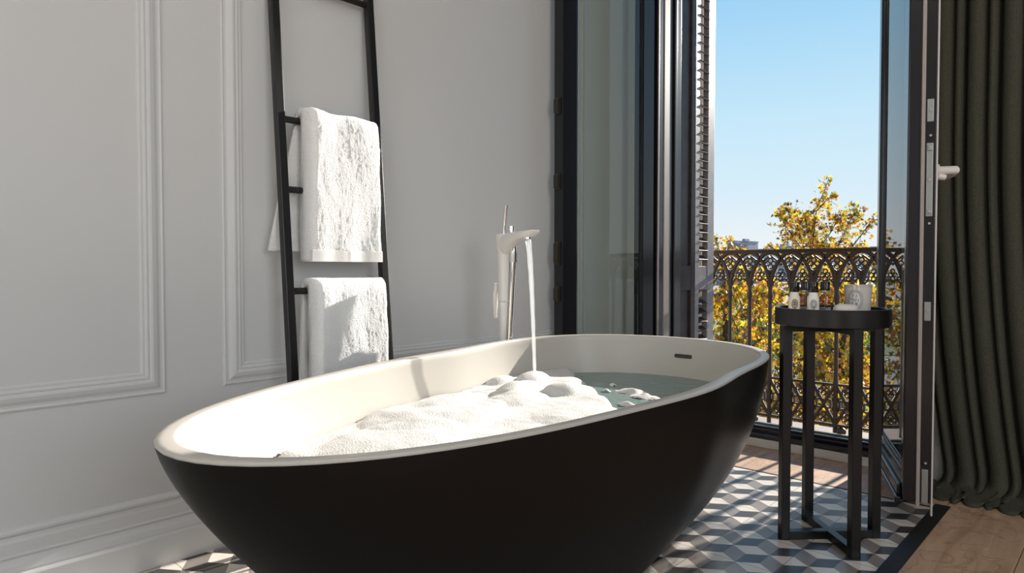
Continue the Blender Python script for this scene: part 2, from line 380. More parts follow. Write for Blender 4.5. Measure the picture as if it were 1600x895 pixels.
# walls
struct('wall_left', MB().box((XL - .15, YF, 0), (XL, YB + T, ZC)), 'wall', 'pale grey panelled wall behind the towel ladder', 'wall')
wb = MB()
wb.box((XL - .15, YB, 0), (OX0, YB + T1, ZC)).box((OX0, YB, OZ), (OX1, YB + T1, ZC)).box((OX1, YB, 0), (1.05, YB + T1, ZC))
wb.box((1.05, YB, OZ), (2.05, YB + T1, ZC)).box((2.05, YB, 0), (XR, YB + T1, ZC)).box((OX0, YB + .012, -.006), (OX1, YB + T1, .03))
struct('wall_back', wb, 'wall_room', 'window wall with the balcony door opening', 'wall')
wr = MB(); wr.box((XR, YF, 0), (XR + .1, -1.4, ZC)).box((XR, 1.2, 0), (XR + .1, YB + T, ZC)).box((XR, -1.4, 0), (XR + .1, 1.2, .9)).box((XR, -1.4, 2.6), (XR + .1, 1.2, ZC))
struct('wall_right', wr, 'wall_room', 'plain wall with an added window opening facing the bathtub', 'wall')
wf = MB(); wf.box((XL - .15, YF - .1, 0), (-.8, YF, ZC)).box((1.4, YF - .1, 0), (XR + .1, YF, ZC)).box((-.8, YF - .1, 0), (1.4, YF, .85)).box((-.8, YF - .1, 2.55), (1.4, YF, ZC))
struct('wall_front', wf, 'wall_room', 'plain wall opposite the balcony door', 'wall')
cl = MB().box((XL - .15, YF - .1, ZC), (XR + .1, YB + T, ZC + .12))
struct('ceiling', cl, 'ceiling', 'flat white ceiling', 'ceiling')

# baseboard profile
def sweep_y(prof, y0, y1, x=XL):
    mb = MB(); n = len(prof)
    ringa = [(x + d, y0, z) for d, z in prof]; ringb = [(x + d, y1, z) for d, z in prof]
    mb.loft([ringa, ringb], smooth=False); return mb
bprof = [(-.01, 0), (.030, 0), (.030, .070), (.028, .074), (.024, .077), (.024, .082), (.021, .092), (.016, .100), (.013, .106), (.013, .109), (.016, .111), (.016, .114), (.0125, .117),
         (.0125, .142), (.010, .149), (.009, .155), (.012, .158), (.015, .162), (.015, .167), (.012, .171), (.006, .174), (-.01, .174)]
struct('baseboard_left', sweep_y(bprof, YF, YB), 'wall', 'moulded grey baseboard along the panelled wall', 'baseboard')
struct('baseboard_back', MB().box((OX1 + .1, YB - .02, 0), (1.0, YB, .12), bev=.004), 'wall', 'low baseboard behind the dark curtain', 'baseboard')
# panel mouldings
def panel(y0, y1, z0, z1, name, label):
    """rectangle given by the outer edge; profile goes inwards"""
    prof = [(0, -.004), (0, .004), (.004, .007), (.009, .005), (.014, .0055), (.022, .012), (.031, .0155), (.036, .0145), (.039, .010), (.0405, .0115), (.0445, .0125), (.048, .0105), (.0495, .007), (.052, .0075), (.0555, .0075), (.058, .0045), (.060, -.004)]
    mb = MB(); rings = []
    for (y, z, sy, sz) in ((y0, z0, 1, 1), (y1, z0, -1, 1), (y1, z1, -1, -1), (y0, z1, 1, -1), (y0, z0, 1, 1)):
        rings.append([(XL + h * .68, y + sy * d, z + sz * d) for d, h in prof])
    n = len(prof); vs = [v for r in rings for v in r]
    fs = [(i * n + k, i * n + k + 1, (i + 1) * n + k + 1, (i + 1) * n + k) for i in range(4) for k in range(n - 1)]
    mb.add(vs, fs); return struct(name, mb, 'wall', label, 'wall moulding')
panel(-.75, .662, .432, 2.75, 'trim_2', 'raised moulding frame on the wall left of the ladder')
panel(.812, 2.45, .432, 2.75, 'trim_3', 'raised moulding frame on the wall behind the ladder')

# unseen windows, added to brighten the room
def added_window(name, x0, x1, y0, y1, z0, z1, label):
    t = thing(name, ((x0 + x1) / 2, (y0 + y1) / 2, z0), label, 'window', kind='structure')
    mb = MB(); f = .06
    if x1 - x0 < y1 - y0:
        for (a, b, c, d) in ((y0, y1, z0, z0 + f), (y0, y1, z1 - f, z1), (y0, y0 + f, z0, z1), (y1 - f, y1, z0, z1), ((y0 + y1) / 2 - f / 2, (y0 + y1) / 2 + f / 2, z0, z1)):
            mb.box((x0, a, c), (x1, b, d), bev=.004)
    else:
        for (a, b, c, d) in ((x0, x1, z0, z0 + f), (x0, x1, z1 - f, z1), (x0, x0 + f, z0, z1), (x1 - f, x1, z0, z1), ((x0 + x1) / 2 - f / 2, (x0 + x1) / 2 + f / 2, z0, z1)):
            mb.box((a, y0, c), (b, y1, d), bev=.004)
    mb.build('added_window_frame', 'frame_dark', t)
added_window('added_window_1', XR + .01, XR + .07, -1.4, 1.2, .9, 2.6, 'unseen wide window added for light in the right wall')
added_window('added_window_2', -.8, 1.4, YF - .08, YF - .02, .85, 2.55, 'unseen wide window added for light behind the viewer')
added_window('added_window_3', 1.05, 2.05, YB + .02, YB + .08, .02, OZ, 'unseen tall window added for light beyond the curtain')

# ------------------------------------------------------------------ balcony door
door = thing('door_1', (-1.2, YB, 0), 'dark framed double balcony door standing open inward', 'door', kind='structure')
fr = MB()
# jambs with stepped profile, head and threshold
for x, s, q in ((OX0, 1, .035), (OX1, -1, .028)):
    fr.obox((x, YB - .004, 0), (s, 0, 0), (0, 1, 0), (0, 0, 1), (0, q), (0, .052), (.03, OZ), 0, .003)
    fr.obox((x, YB + .045, 0), (s, 0, 0), (0, 1, 0), (0, 0, 1), (0, q - .006), (0, .10), (.03, OZ), 0, .003)
    fr.obox((x, YB + .148, 0), (s, 0, 0), (0, 1, 0), (0, 0, 1), (-.02, q + .004), (0, .022), (.03, OZ), 0, .003)
    fr.obox((x, YB + .170, 0), (s, 0, 0), (0, 1, 0), (0, 0, 1), (-.04, q - .004), (0, .050), (.03, OZ), 0, .003)
fr.box((OX0, YB, OZ - .06), (OX1, YB + .1, OZ), bev=.003)
fr.box((OX0 - .05, YB - .012, .16), (OX0 + .005, YB - .001, OZ + .05), bev=.003).box((OX1 - .005, YB - .012, .12), (OX1 + .05, YB - .001, OZ + .05), bev=.003)
fr.build('door_frame', 'frame_dark', door)
sl_ = MB()
sl_.box((OX0 + .034, YB - .004, .07), (OX0 + .039, YB + .004, OZ - .06), bev=.001)
sl_.box((OX0 + .028, YB + .054, .07), (OX0 + .036, YB + .110, OZ - .06), bev=.002)
sl_.build('seal_strip', 'seal', door)
thr = MB().box((OX0 + .005, YB - .012, .001), (OX1 - .005, YB + .011, .036), 1, .003)
thr.box((OX0 + .045, YB - .004, .036), (OX1 - .045, YB + .035, .056), 0, .003).box((OX0 + .045, YB + .032, .036), (OX1 - .045, YB + .05, .070), 0, .002)
thr.box((OX0 + .045, YB + .05, .036), (OX1 - .045, YB + .088, .078), 0, .003).box((OX0 + .045, YB + .088, .03), (OX1 - .045, YB + .105, .084), 2, .002)
thr.build('threshold', ['frame_dark', 'wall', 'steel'], door)
kp = MB().box((-1.36, YB - .001, .037), (-1.22, YB + .018, .0585), 0, .002)
kp.build('lock_keep', 'steel', door)

def leaf(hinge, ang, side, free_side_extra=0, Lw=.59, th_=.062, z0=.07, z1=2.70, S0=.05, S1=.032):
    """ang: direction of the leaf from hinge to free edge; side: +1 when the room face is on the left of that direction"""
    ex = Vector((math.cos(ang), math.sin(ang), 0)); ey = Vector((-math.sin(ang), math.cos(ang), 0)) * side; ez = Vector((0, 0, 1))
    o = Vector((hinge[0], hinge[1], 0))
    mb = MB()
    mb.obox(o, ex, ey, ez, (0, S0), (0, th_), (z0, z1), 0, .004)
    mb.obox(o, ex, ey, ez, (Lw - S1, Lw), (0, th_), (z0, z1), 0, .004)
    mb.obox(o, ex, ey, ez, (S0 - .002, Lw - S1 + .002), (0, th_), (z0, z0 + .085), 0, .004)
    mb.obox(o, ex, ey, ez, (S0 - .002, Lw - S1 + .002), (0, th_), (z1 - .10, z1), 0, .004)
    # glazing beads on the outer face
    for (a, b, c, d) in ((S0 - .002, S0 + .006, z0 + .08, z1 - .1), (Lw - S1 - .006, Lw - S1 + .002, z0 + .08, z1 - .1), (S0, Lw - S1, z0 + .08, z0 + .096), (S0, Lw - S1, z1 - .11, z1 - .098)):
        mb.obox(o, ex, ey, ez, (a, b), (.004, .012), (c, d), 0, .002)
    lf = mb.build('door_leaf', 'frame_dark', door)
    dr = MB().obox(o, ex, ey, ez, (.02, Lw - .012), (-.018, .002), (z0 - .012, z0 + .010), 0, .006).obox(o, ex, ey, ez, (.02, Lw - .02), (-.012, .0), (z0 + .012, z0 + .045), 0, .005)
    dr.build('drip_rail', 'frame_dark', lf)
    g = MB().obox(o, ex, ey, ez, (S0, Lw - S1), (.012, .016), (z0 + .08, z1 - .095))
    g.build('glass_pane', 'glass', lf)
    return lf, o, ex, ey, ez
# right leaf, hinged at the right jamb, free edge towards the viewer
lf, o, ex, ey, ez = leaf((-.724, 2.766), math.atan2(-.927, .374), 1, Lw=.59, th_=.074)
ed = MB()
ed.obox(o, ex, ey, ez, (.588, .596), (.033, .043), (.060, 2.7), 0, .002)
ed.obox(o, ex, ey, ez, (.580, .592), (.0715, .0765), (.035, 2.7), 1, .002)
ed.build('edge_seal', ['seal', 'white_trim'], lf)
lk = MB()
for z0_, z1_ in ((.90, 1.11), (1.17, 1.235), (.60, .655), (.07, .17)):
    lk.obox(o, ex, ey, ez, (.588, .594), (.047, .064), (z0_, z1_), 0, .002)
for z in (.915, 1.095):
    lk.obox(o, ex, ey, ez, (.593, .598), (.049, .062), (z - .008, z + .008), 0, .002)
lk.build('lock_strip', 'steel', lf)
for z in (1.203, 1.13, 1.095, 1.005, .915, .88, .63, .19):
    c_ = o + ex * .597 + ey * .0555 + ez * z; MB().tube([c_ - ex * .004, c_ + ex * .003], .0035, 10).build('screw', 'chrome', lf)
hd = MB()
hb = o + ex * .55 + ey * .074 + ez * 1.035
hd.tube([hb - ey * .004, hb + ey * .012], .019, 20); hd.tube([hb + ey * .01, hb + ey * .058], [.0125, .0115], 16)
hd.tube([hb + ey * .052 + ez * 0, hb + ey * .056 - ex * .03 - ez * .004, hb + ey * .052 - ex * .085 - ez * .008], [.0125, .0115, .009], 14, flat=1)
hd.tube([hb + ey * .004 - ez * .014, hb + ey * .03 - ez * .021], [.012, .008], 12)
h_ = hd.build('door_handle', 'white_gloss', lf); h_['label'] = 'white lever handle'
# left leaf
lf2, o, ex, ey, ez = leaf((-1.672, 2.766), math.atan2(-.592, -.075), -1, Lw=.59, th_=.052, S0=.08, S1=.085)
for z, h in ((1.42, .033), (1.11, .033), (.815, .05), (.645, .033)):
    pts = [(.012, -h), (.020, -h * .75), (.020, h * .75), (.012, h), (-.002, h), (-.002, -h)]
    a = [o + ex * (.588 + p[0] * .9) + ey * .012 + ez * (z + p[1]) for p in pts]; b = [q + ey * .026 for q in a]
    MB().loft([a, b], smooth=False).build('latch_plate', 'bronze', lf2)

# ------------------------------------------------------------------ bathtub
RIM = [1.9005, -.0324, -.6909, .0653, -.0181, .0578, .0055, .0285, -.0174, -.0257]
HR = .235; TZ = .75 - HR
TC = Vector((-.9408 / .21 * HR, 1.1445 / .21 * HR, 0)); TA = math.radians(10)
TAX = Vector((-math.sin(TA), math.cos(TA), 0)); TBX = Vector((-math.cos(TA), -math.sin(TA), 0))   # along towards window / towards wall
def rim_r(a):
    v = sum(RIM[k] * math.cos(k * a) for k in range(7)) + sum(RIM[6 + k] * math.sin(k * a) for k in range(1, 4))
    return HR / .22 / v
def tub_pt(a, b, z): return TC + TAX * a + TBX * b + Vector((0, 0, z))
def outer(ang, t, off=0):
    """point on the outer skin; t = 0 floor, 1 rim"""
    gn = 1 - (1 - t) ** 1.34; gf = 1 - (1 - t) ** 3.0; gb = (gn + gf) / 2
    sn = .53 + .47 * gn; sf = .56 + .44 * gf; sw = .42 + .58 * gb
    R = rim_r(ang) - off; a = R * math.cos(ang); b = R * math.sin(ang)
    k = .5 + .5 * math.tanh(a / .25)
    return a * (sn * (1 - k) + sf * k), b * sw
NA = 168
tub = thing('bathtub', TC, 'freestanding oval bathtub, matt black outside and white inside, full of foam', 'bathtub')
def tub_ring(t, off, z): return [tub_pt(*outer(2 * PI * k / NA, t, off), z) for k in range(NA)]
ob = MB(); rings = [tub_ring(0.0, .02, .0), tub_ring(0.004, .004, .002)]
for i in range(1, 37):
    t = .012 + (i / 36) ** 1.1 * .978; rings.append(tub_ring(t, 0, t * TZ))
ob.loft(rings, cap=False); ob.add(rings[0], [tuple(range(NA))])
ob.build('outer_shell', 'tub_black', tub, auto=False)
ib = MB(); LIP = .030
rings = [tub_ring(.985, 0.0005, .990 * TZ - .0005), tub_ring(.995, .0, TZ - .0025), tub_ring(1, .003, TZ), tub_ring(1, .012, TZ), tub_ring(1, LIP - .004, TZ), tub_ring(1, LIP, TZ - .001), tub_ring(1, LIP + .003, TZ - .006)]
ZB = .085
for i in range(1, 31):
    q = i / 30; t = 1 - q * .80
    rings.append([tub_pt(a * (1 - .02 * q), b * (1 - .02 * q), TZ - .006 - (TZ - .006 - ZB) * q) for a, b in [outer(2 * PI * k / NA, t, LIP + .003 + .004 * q) for k in range(NA)]])
last = rings[-1]; ctr = sum(last, Vector()) / NA
for s in (.93, .8, .5, .1): rings.append([ctr + (p - ctr) * s - Vector((0, 0, (1 - s) * .012)) for p in last])
ib.loft(rings, cap=False); ib.add(rings[-1], [tuple(range(NA))])
b_ = ib.build('basin', 'tub_white', tub, auto=False); b_['label'] = 'white basin and rim'
def inner(ang, z):
    q = (TZ - .006 - z) / (TZ - .006 - ZB); a, b = outer(ang, 1 - q * .80, LIP + .003 + .004 * q); return a * (1 - .02 * q), b * (1 - .02 * q)
# overflow slot in the far wall
OA = math.radians(-4.5); oz = .455
pc = tub_pt(*inner(OA, oz), oz); p2 = tub_pt(*inner(OA + .05, oz), oz); pd = tub_pt(*inner(OA, oz - .02), oz - .02)
tx = (p2 - pc).normalized(); tz = (pc - pd).normalized(); tn = tx.cross(tz).normalized()
if tn.dot(TC - pc) < 0: tn = -tn
ov = MB()
def slot(w, h, n=10):
    pts = []
    for i in range(n + 1): t = -PI / 2 + PI * i / n; pts.append((w / 2 + h / 2 * math.cos(t), h / 2 * math.sin(t)))
    for i in range(n + 1): t = PI / 2 + PI * i / n; pts.append((-w / 2 + h / 2 * math.cos(t), h / 2 * math.sin(t)))
    return pts
ov.loft([[pc + tx * x + tz * y + tn * d for x, y in slot(.056, .013)] for d in (-.003, .0025)], 0)
ov.loft([[pc + tx * x + tz * y + tn * d for x, y in slot(.052, .006)] for d in (.0024, .0032)], 1)
ov.build('overflow_slot', ['bronze', 'ink'], tub)

# water and foam
WZ = .385
wm = MB(); rw = [tub_pt(a * .997, b * .997, WZ) for a, b in [inner(2 * PI * k / NA, WZ) for k in range(NA)]]
wm.add(rw + [tub_pt(0, 0, WZ)], [(k, (k + 1) % NA, NA) for k in range(NA)])
tag(wm.build('bath_water', 'water'), 'teal bath water filling the white tub', 'water', kind='stuff')

def loc_ab(p):
    d = Vector((p[0], p[1], 0)) - TC; return d.dot(TAX), d.dot(TBX)
def N3(x, y, z, s): return noise.noise(Vector((x * s, y * s, z)))
MOUNDS = [(-1.40, 1.60, .034, .085, .045, 0), (-1.44, 1.50, .026, .07, .04, 0), (-1.30, 1.43, .034, .12, .055, 0), (-1.20, 1.50, .030, .075, .06, 0), (-1.22, 1.33, .022, .13, .08, 0),
          (-1.22, 1.05, .030, .22, .16, 0), (-1.10, .85, .020, .20, .14, 0), (-1.34, 1.20, .016, .14, .08, 0), (-.98, 1.28, .016, .14, .12, 0)]
def foam_h(x, y):
    a, b = loc_ab((x, y))
    # distance past the foam edge (line running across the tub)
    edge = (y - 1.60) * .80 + (x + 1.15) * .72 + .035 * N3(x, y, 3.1, 9) + .015 * N3(x, y, 7.7, 24)
    base = .016 - .9 * max(0, edge + .02) + .004 * N3(x, y, 1, 11)
    # thins out towards the near end
    near = (-a - .60)
    base -= max(0, near) * .30
    h = base
    for (mx, my, mh, sa, sb, _) in MOUNDS:
        dx, dy = x - mx, y - my; da = dx * TAX.x + dy * TAX.y; db = dx * TBX.x + dy * TBX.y
        r2 = (da / sa) ** 2 + (db / sb) ** 2
        wob = 1 + .22 * N3(x, y, mx * 9, 13)
        h = max(h, h * .6 + mh * wob * max(0, 1 - r2) ** .6) if r2 < 1 else h
    h += .0016 * N3(x, y, 2, 30) + .0006 * N3(x, y, 5, 90)
    # small floating patches on the open water
    for (mx, my, r, hh) in ((-1.10, 1.70, .055, .014), (-1.03, 1.66, .05, .012), (-1.16, 1.66, .018, .008), (-1.21, 1.76, .016, .008), (-1.0, 1.53, .035, .012)):
        rr = math.hypot(x - mx, (y - my) * 1.6) / r
        if rr < 1.2: h = max(h, hh * (1 - rr) + .0045 * N3(x, y, 4, 45))
    return h
fm = MB(); g = .0065; grid = {}; vs = []; fs = []
na, nb = int(2.0 / g), int(.9 / g)
inn = {}
def inside(a, b):
    an = math.atan2(b, a); k = round(an, 2)
    if k not in inn:
        best = None
        for d in range(-6, 7):
            q = inner(k + d * .05, WZ); e = abs((math.atan2(q[1], q[0]) - k + PI) % (2 * PI) - PI)
            if best is None or e < best[0]: best = (e, math.hypot(*q))
        inn[k] = best[1]
    return math.hypot(a, b) < inn[k] - .001
def fv(i, j):
    if (i, j) in grid: return grid[(i, j)]
    a = -1.0 + i * g; b = -.45 + j * g; r = None
    if inside(a, b):
        p = tub_pt(a, b, 0); h = foam_h(p.x, p.y)
        if h > -.002:
            r = len(vs); vs.append((p.x, p.y, WZ + .0005 + max(-.003, h)))
    grid[(i, j)] = r; return r
for i in range(na):
    for j in range(nb):
        q = (fv(i, j), fv(i + 1, j), fv(i + 1, j + 1), fv(i, j + 1))
        if None not in q: fs.append(q)
fm.add(vs, fs, 0, True)
tag(fm.build('bath_foam', 'foam', auto=False), 'white soap foam heaped on the bath water under the running tap', 'foam', kind='stuff')

# ------------------------------------------------------------------ tub filler tap
TP = Vector((-1.60, 1.677, 0)); E1 = Vector((.906, -.423, 0)); E2 = Vector((.423, .906, 0)); EZ = Vector((0, 0, 1))
tap = thing('bath_tap', TP, 'white and chrome freestanding bath tap pouring into the tub', 'bath tap')
def ell(c, rx, ry, n=28, p=2.6, tilt=0):
    out = []
    for k in range(n):
        t = 2 * PI * k / n; cx = math.copysign(abs(math.cos(t)) ** (2 / p), math.cos(t)); cy = math.copysign(abs(math.sin(t)) ** (2 / p), math.sin(t))
        out.append(c + E1 * rx * cx + E2 * ry * cy + EZ * tilt * cx)
    return out
MB().lathe([(.048, 0), (.048, .008), (.044, .012), (.03, .013)], TP, 32).build('base_plate', 'chrome', tap)
MB().loft([ell(TP + EZ * z, rx, ry) for z, rx, ry in ((.012, .020, .016), (.2, .020, .016), (.45, .020, .016), (.55, .021, .017), (.638, .024, .019))]).build('standpipe', 'white_gloss', tap)
bd = MB().loft([ell(TP + EZ * z + E1 * s, rx, ry) for z, rx, ry, s in ((.641, .024, .019, 0), (.66, .0245, .019, 0), (.72, .025, .0195, .001), (.76, .026, .020, .001), (.80, .028, .021, .0), (.83, .031, .0225, -.001), (.85, .034, .024, -.002), (.868, .0355, .0245, -.003))])
bd.build('body', 'white_gloss', tap)
sp_ = MB(); rr = []
for s, zt, zb, wv in ((-.02, .869, .81, .021), (.03, .869, .800, .022), (.055, .8695, .818, .023), (.085, .870, .828, .024), (.12, .870, .837, .025), (.16, .870, .843, .026), (.20, .870, .847, .026), (.225, .870, .851, .024), (.25, .870, .859, .020), (.262, .870, .866, .014)):
    c = TP + E1 * s; ring = []
    for k in range(20):
        t = 2 * PI * k / 20; cx = math.copysign(abs(math.cos(t)) ** .6, math.cos(t)); cz = math.copysign(abs(math.sin(t)) ** .6, math.sin(t))
        ring.append(c + E2 * wv * cx + EZ * ((zt + zb) / 2 + (zt - zb) / 2 * cz))
    rr.append(ring)
sp_.loft(rr).build('spout', 'white_gloss', tap)
OUT = TP + E1 * .203
MB().lathe([(.013, .843), (.013, .851)], OUT, 20).build('aerator', 'chrome', tap)
l0 = TP + E1 * .002 + EZ * .868
MB().tube([l0, l0 + EZ * .02 + E1 * .001, l0 + EZ * .098 + E1 * .022], [.0065, .0055, .0062], 16).build('lever', 'chrome', tap)
k0 = TP + E1 * .036 + E2 * .013 + EZ * .868
MB().tube([k0, k0 + EZ * .010], .007, 16).tube([k0 + EZ * .009, k0 + EZ * .026], .0115, 20).build('diverter_knob', 'chrome', tap)
hs = TP + E1 * .030 + E2 * .022
hh_ = MB().tube([hs + EZ * .772, hs + EZ * .832], .0135, 20); hh_.box((hs.x - .01, hs.y - .006, .79), (hs.x + .006, hs.y + .012, .815), bev=.002); hh_.build('hand_shower_holder', 'chrome', tap)
MB().tube([hs + EZ * .775, hs + EZ * .70 - E2 * .003, hs + EZ * .58 - E2 * .009, hs + EZ * .40 - E2 * .017], [.0100, .0098, .0092, .008], 18).build('hand_shower', 'chrome', tap)
h0 = hs + EZ * .405 - E2 * .017
MB().tube([h0, h0 - EZ * .15 + E1 * .01, h0 - EZ * .30 + E1 * .02, h0 - EZ * .37 - E1 * .01, TP + E1 * .02 + EZ * .1], .006, 10).build('hose', 'chrome', tap)
MB().tube([TP - E1 * .020 + EZ * .70 - E2 * .02, TP - E1 * .030 + EZ * .66 - E2 * .02, TP - E1 * .030 + EZ * .58 - E2 * .02], [.006, .010, .006], 12).build('hose_bracket', 'white_gloss', tap)
st = MB(); pts = []; rs = []
for i in range(26):
    q = i / 25; pts.append(OUT + E1 * (.0 + .06 * q ** .55 * 1.0) - EZ * 0 + Vector((0, 0, .848 - (.848 - .42) * q))); rs.append(.0040 * (1 - q) ** 1.3 + .0048 + .0004 * math.sin(i * 1.7))
st.tube(pts, rs, 16)
tag(st.build('water_stream', 'stream'), 'white stream of water falling from the tap into the foam', 'water stream')

# ------------------------------------------------------------------ towel ladder
LY0, LY1 = .948, 1.272
def lx(z): return -1.668 - .150 * z / 1.75
lad = thing('towel_ladder', (lx(0), (LY0 + LY1) / 2, 0), 'black metal towel ladder leaning against the panelled wall', 'towel ladder')
for y in (LY0, LY1):
    a = Vector((lx(0), y, .0)); bb = Vector((lx(1.8), y, 1.8)); d = (bb - a).normalized(); nx = Vector((d.z, 0, -d.x))
    MB().obox(a, nx, Vector((0, 1, 0)), d, (-.0115, .0115), (-.0125, .0125), (0, (bb - a).length), 0, .003).build('rail', 'black_metal', lad)
RUNGS = (1.578, 1.170, .972, .688, .39)
for z in RUNGS:
    MB().tube([(lx(z), LY0 + .01, z), (lx(z), LY1 - .01, z)], .0095, 16).build('rung', 'black_metal', lad)

def towel(rz, y0, y1, zf, zb, yb_shift, label, seed, group, fold=.030):
    xr = lx(rz) + .0; t = thing('bath_towel', (xr, (y0 + y1) / 2, rz - .05), label, 'towel', group)
    R = .0105
    def prof(tf, bk, off, k):
        """closed section: outer front bottom -> up -> over -> back bottom -> inner return"""
        o = []; xo = tf
        outer = []; inner_ = []
        nseg = 60
        for i in range(nseg): q = i / nseg; outer.append((xo + .006 * math.sin(q * 3), zf + (rz - zf) * q))
        for i in range(9): a = PI * i / 8; outer.append((.5 * (xo - bk) + .5 * (xo + bk) * math.cos(a), rz + (R + .026) * math.sin(a) ** .8))
        for i in range(nseg): q = (i + 1) / nseg; outer.append((-bk, rz + (zb - rz) * q))
        for i in range(nseg): q = i / nseg; inner_.append((-R - .002, zb + (rz - zb) * q))
        for i in range(7): a = PI * (1 - i / 6); inner_.append((math.cos(a) * (R + .001), rz + math.sin(a) * (R + .001)))
        for i in range(nseg): q = (i + 1) / nseg; inner_.append((R + .002, rz + (zf - rz) * q))
        return outer + inner_
    n = 90; rings = []; rings2 = []
    for s in range(n + 1):
        u = s / n; y = y0 + (y1 - y0) * u
        endr = min(1, (min(u, 1 - u) * (y1 - y0)) / .018); er = math.sqrt(max(0, 1 - (1 - endr) ** 2)) if endr < 1 else 1
        tf = R + .004 + (fold + .022 * (1 - u)) * (.35 + .65 * er); bk = R + .003 + .022 * (.35 + .65 * er)
        ring = []
        for i, (dx, z) in enumerate(prof(tf, bk, 0, u)):
            below = max(0, rz - z); back = dx < 0
            yy = y + (yb_shift * (below / (rz - zb)) * (1 - u) if back else -.010 * below * (1 if u < .5 else -1))
            x = xr + dx - .085 * below * (0 if not back else 0) 
            # hang plumb while the ladder leans
            wv = .0045 * noise.noise(Vector((y * 14 + seed, z * 5, 1))) + .0010 * noise.noise(Vector((y * 40 + seed, z * 18, 4))) + .0010 * noise.noise(Vector((y * 150, z * 150, seed)))
            if dx > R + .006: x += wv * 1.3
            if z > rz + .01: z += wv * .8
            if z < rz - .05 and not back: yy += .004 * noise.noise(Vector((z * 12, seed, u * 3)))
            x = max(x, XL + .004)
            ring.append((x, yy, z))
        rings.append(ring)
    body = MB().loft(rings); b = body.build('towel_body', 'towel', t, auto=False)
    # woven hem: a flat band lapped over the front lower edge
    hm = MB(); w = .030
    pf = [(R + .004 + fold - .001, zf + w + .002), (R + .004 + fold + .0022, zf + w), (R + .004 + fold + .0018, zf - .001), (R + .002, zf - .001), (R + .002, zf + .006)]
    hr_ = []
    for s in range(n + 1):
        u = s / n; y = y0 + .004 + (y1 - y0 - .008) * u; ring = []
        for k, (dx, z) in enumerate(pf):
            wv = 1.3 * .0045 * noise.noise(Vector((y * 14 + seed, z * 5, 1)))
            ring.append((xr + dx + (.022 * (1 - u) + wv if k < 3 else 0), y + (.010 * (rz - z) * (-1 if u < .5 else 1)), z))
        hr_.append(ring)
    hm.loft(hr_, smooth=False).build('woven_hem', 'towel_hem', t)
    return t
towel(1.170, 1.005, 1.258, .772, .80, -.085, 'white towel over the second rung, larger and hanging above the other towel', 3, 'white towels on the ladder', fold=.034)
towel(.688, 1.000, 1.255, .36, .40, -.01, 'white towel over the lower rung, partly hidden behind the tub rim', 9, 'white towels on the ladder', fold=.030)

# ------------------------------------------------------------------ side table with tray
TX, TY = -.628, 1.973
tbl = thing('side_table', (TX, TY, 0), 'slim black side table with round tray top beside the bathtub', 'side table')
TR, TT, TBm = .1465, .643, .5955
a45 = math.radians(45)
for k in range(4):
    an = a45 + k * PI / 2; c = Vector((TX + .128 * math.cos(an), TY + .128 * math.sin(an), 0)); e1 = Vector((math.cos(an), math.sin(an), 0)); e2 = Vector((-math.sin(an), math.cos(an), 0))
    MB().obox(c, e1, e2, EZ, (-.012, .012), (-.0125, .0125), (0, TBm + .005), 0, .0015).build('leg', 'table_black', tbl)
for k in range(2):
    an = a45 + k * PI / 2; e1 = Vector((math.cos(an), math.sin(an), 0)); e2 = Vector((-math.sin(an), math.cos(an), 0))
    MB().obox((TX, TY, 0), e1, e2, EZ, (-.117, .117), (-.0115, .0115), (.0005 + .0003 * k, .0235 + .0004 * k), 0, .0015).build('foot_bar', 'table_black', tbl)
    MB().obox((TX, TY, 0), e1, e2, EZ, (-.117, .117), (-.0115, .0115), (TBm - .018, TBm + .002), 0, .0015).build('top_bar', 'table_black', tbl)
TF = .630
tr = MB().lathe([(.002, TBm), (TR - .002, TBm), (TR, TBm + .002), (TR, TT - .002), (TR - .002, TT), (TR - .009, TT), (TR - .011, TT - .002), (TR - .011, TF), (.002, TF)], (TX, TY, 0), 96)
tr.build('tray_top', 'table_black', tbl)

def at_tray(px, depth):
    """point on the tray floor along the sight line of a pixel column, depth metres in front of the camera"""
    r = (px - 800) / 1058 * depth
    return Vector((r * math.cos(YAW) - depth * math.sin(YAW), r * math.sin(YAW) + depth * math.cos(YAW), TF + .0004))
def oval_decal(mb, c, R0, facing, zc, w, h, lift, mi, n=28, ringw=None):
    vs = []; fs = []
    for k in range(n):
        t = 2 * PI * k / n
        for s in ((1, 0) if ringw is None else (1, 1 - ringw)):
            x = w / 2 * math.cos(t) * s; z = h / 2 * math.sin(t) * s; a = facing + x / R0
            vs.append((c.x + (R0 + lift) * math.cos(a), c.y + (R0 + lift) * math.sin(a), zc + z))
    if ringw is None:
        # fill through strips of columns so that the decal follows the curved wall
        vs = []; cols = 14
        for i in range(cols + 1):
            x = -w / 2 * math.cos(PI * i / cols); hh = h / 2 * math.sin(PI * i / cols); a = facing + x / R0
            for s in (-1, 1): vs.append((c.x + (R0 + lift) * math.cos(a), c.y + (R0 + lift) * math.sin(a), zc + s * max(hh, 1e-5)))
        fs = [(2 * i, 2 * i + 2, 2 * i + 3, 2 * i + 1) for i in range(cols)]
    else:
        fs = [(2 * k, 2 * ((k + 1) % n), 2 * ((k + 1) % n) + 1, 2 * k + 1) for k in range(n)]
    mb.add(vs, fs, mi); return mb
def face_cam(c): return math.atan2(-c.y, -c.x)

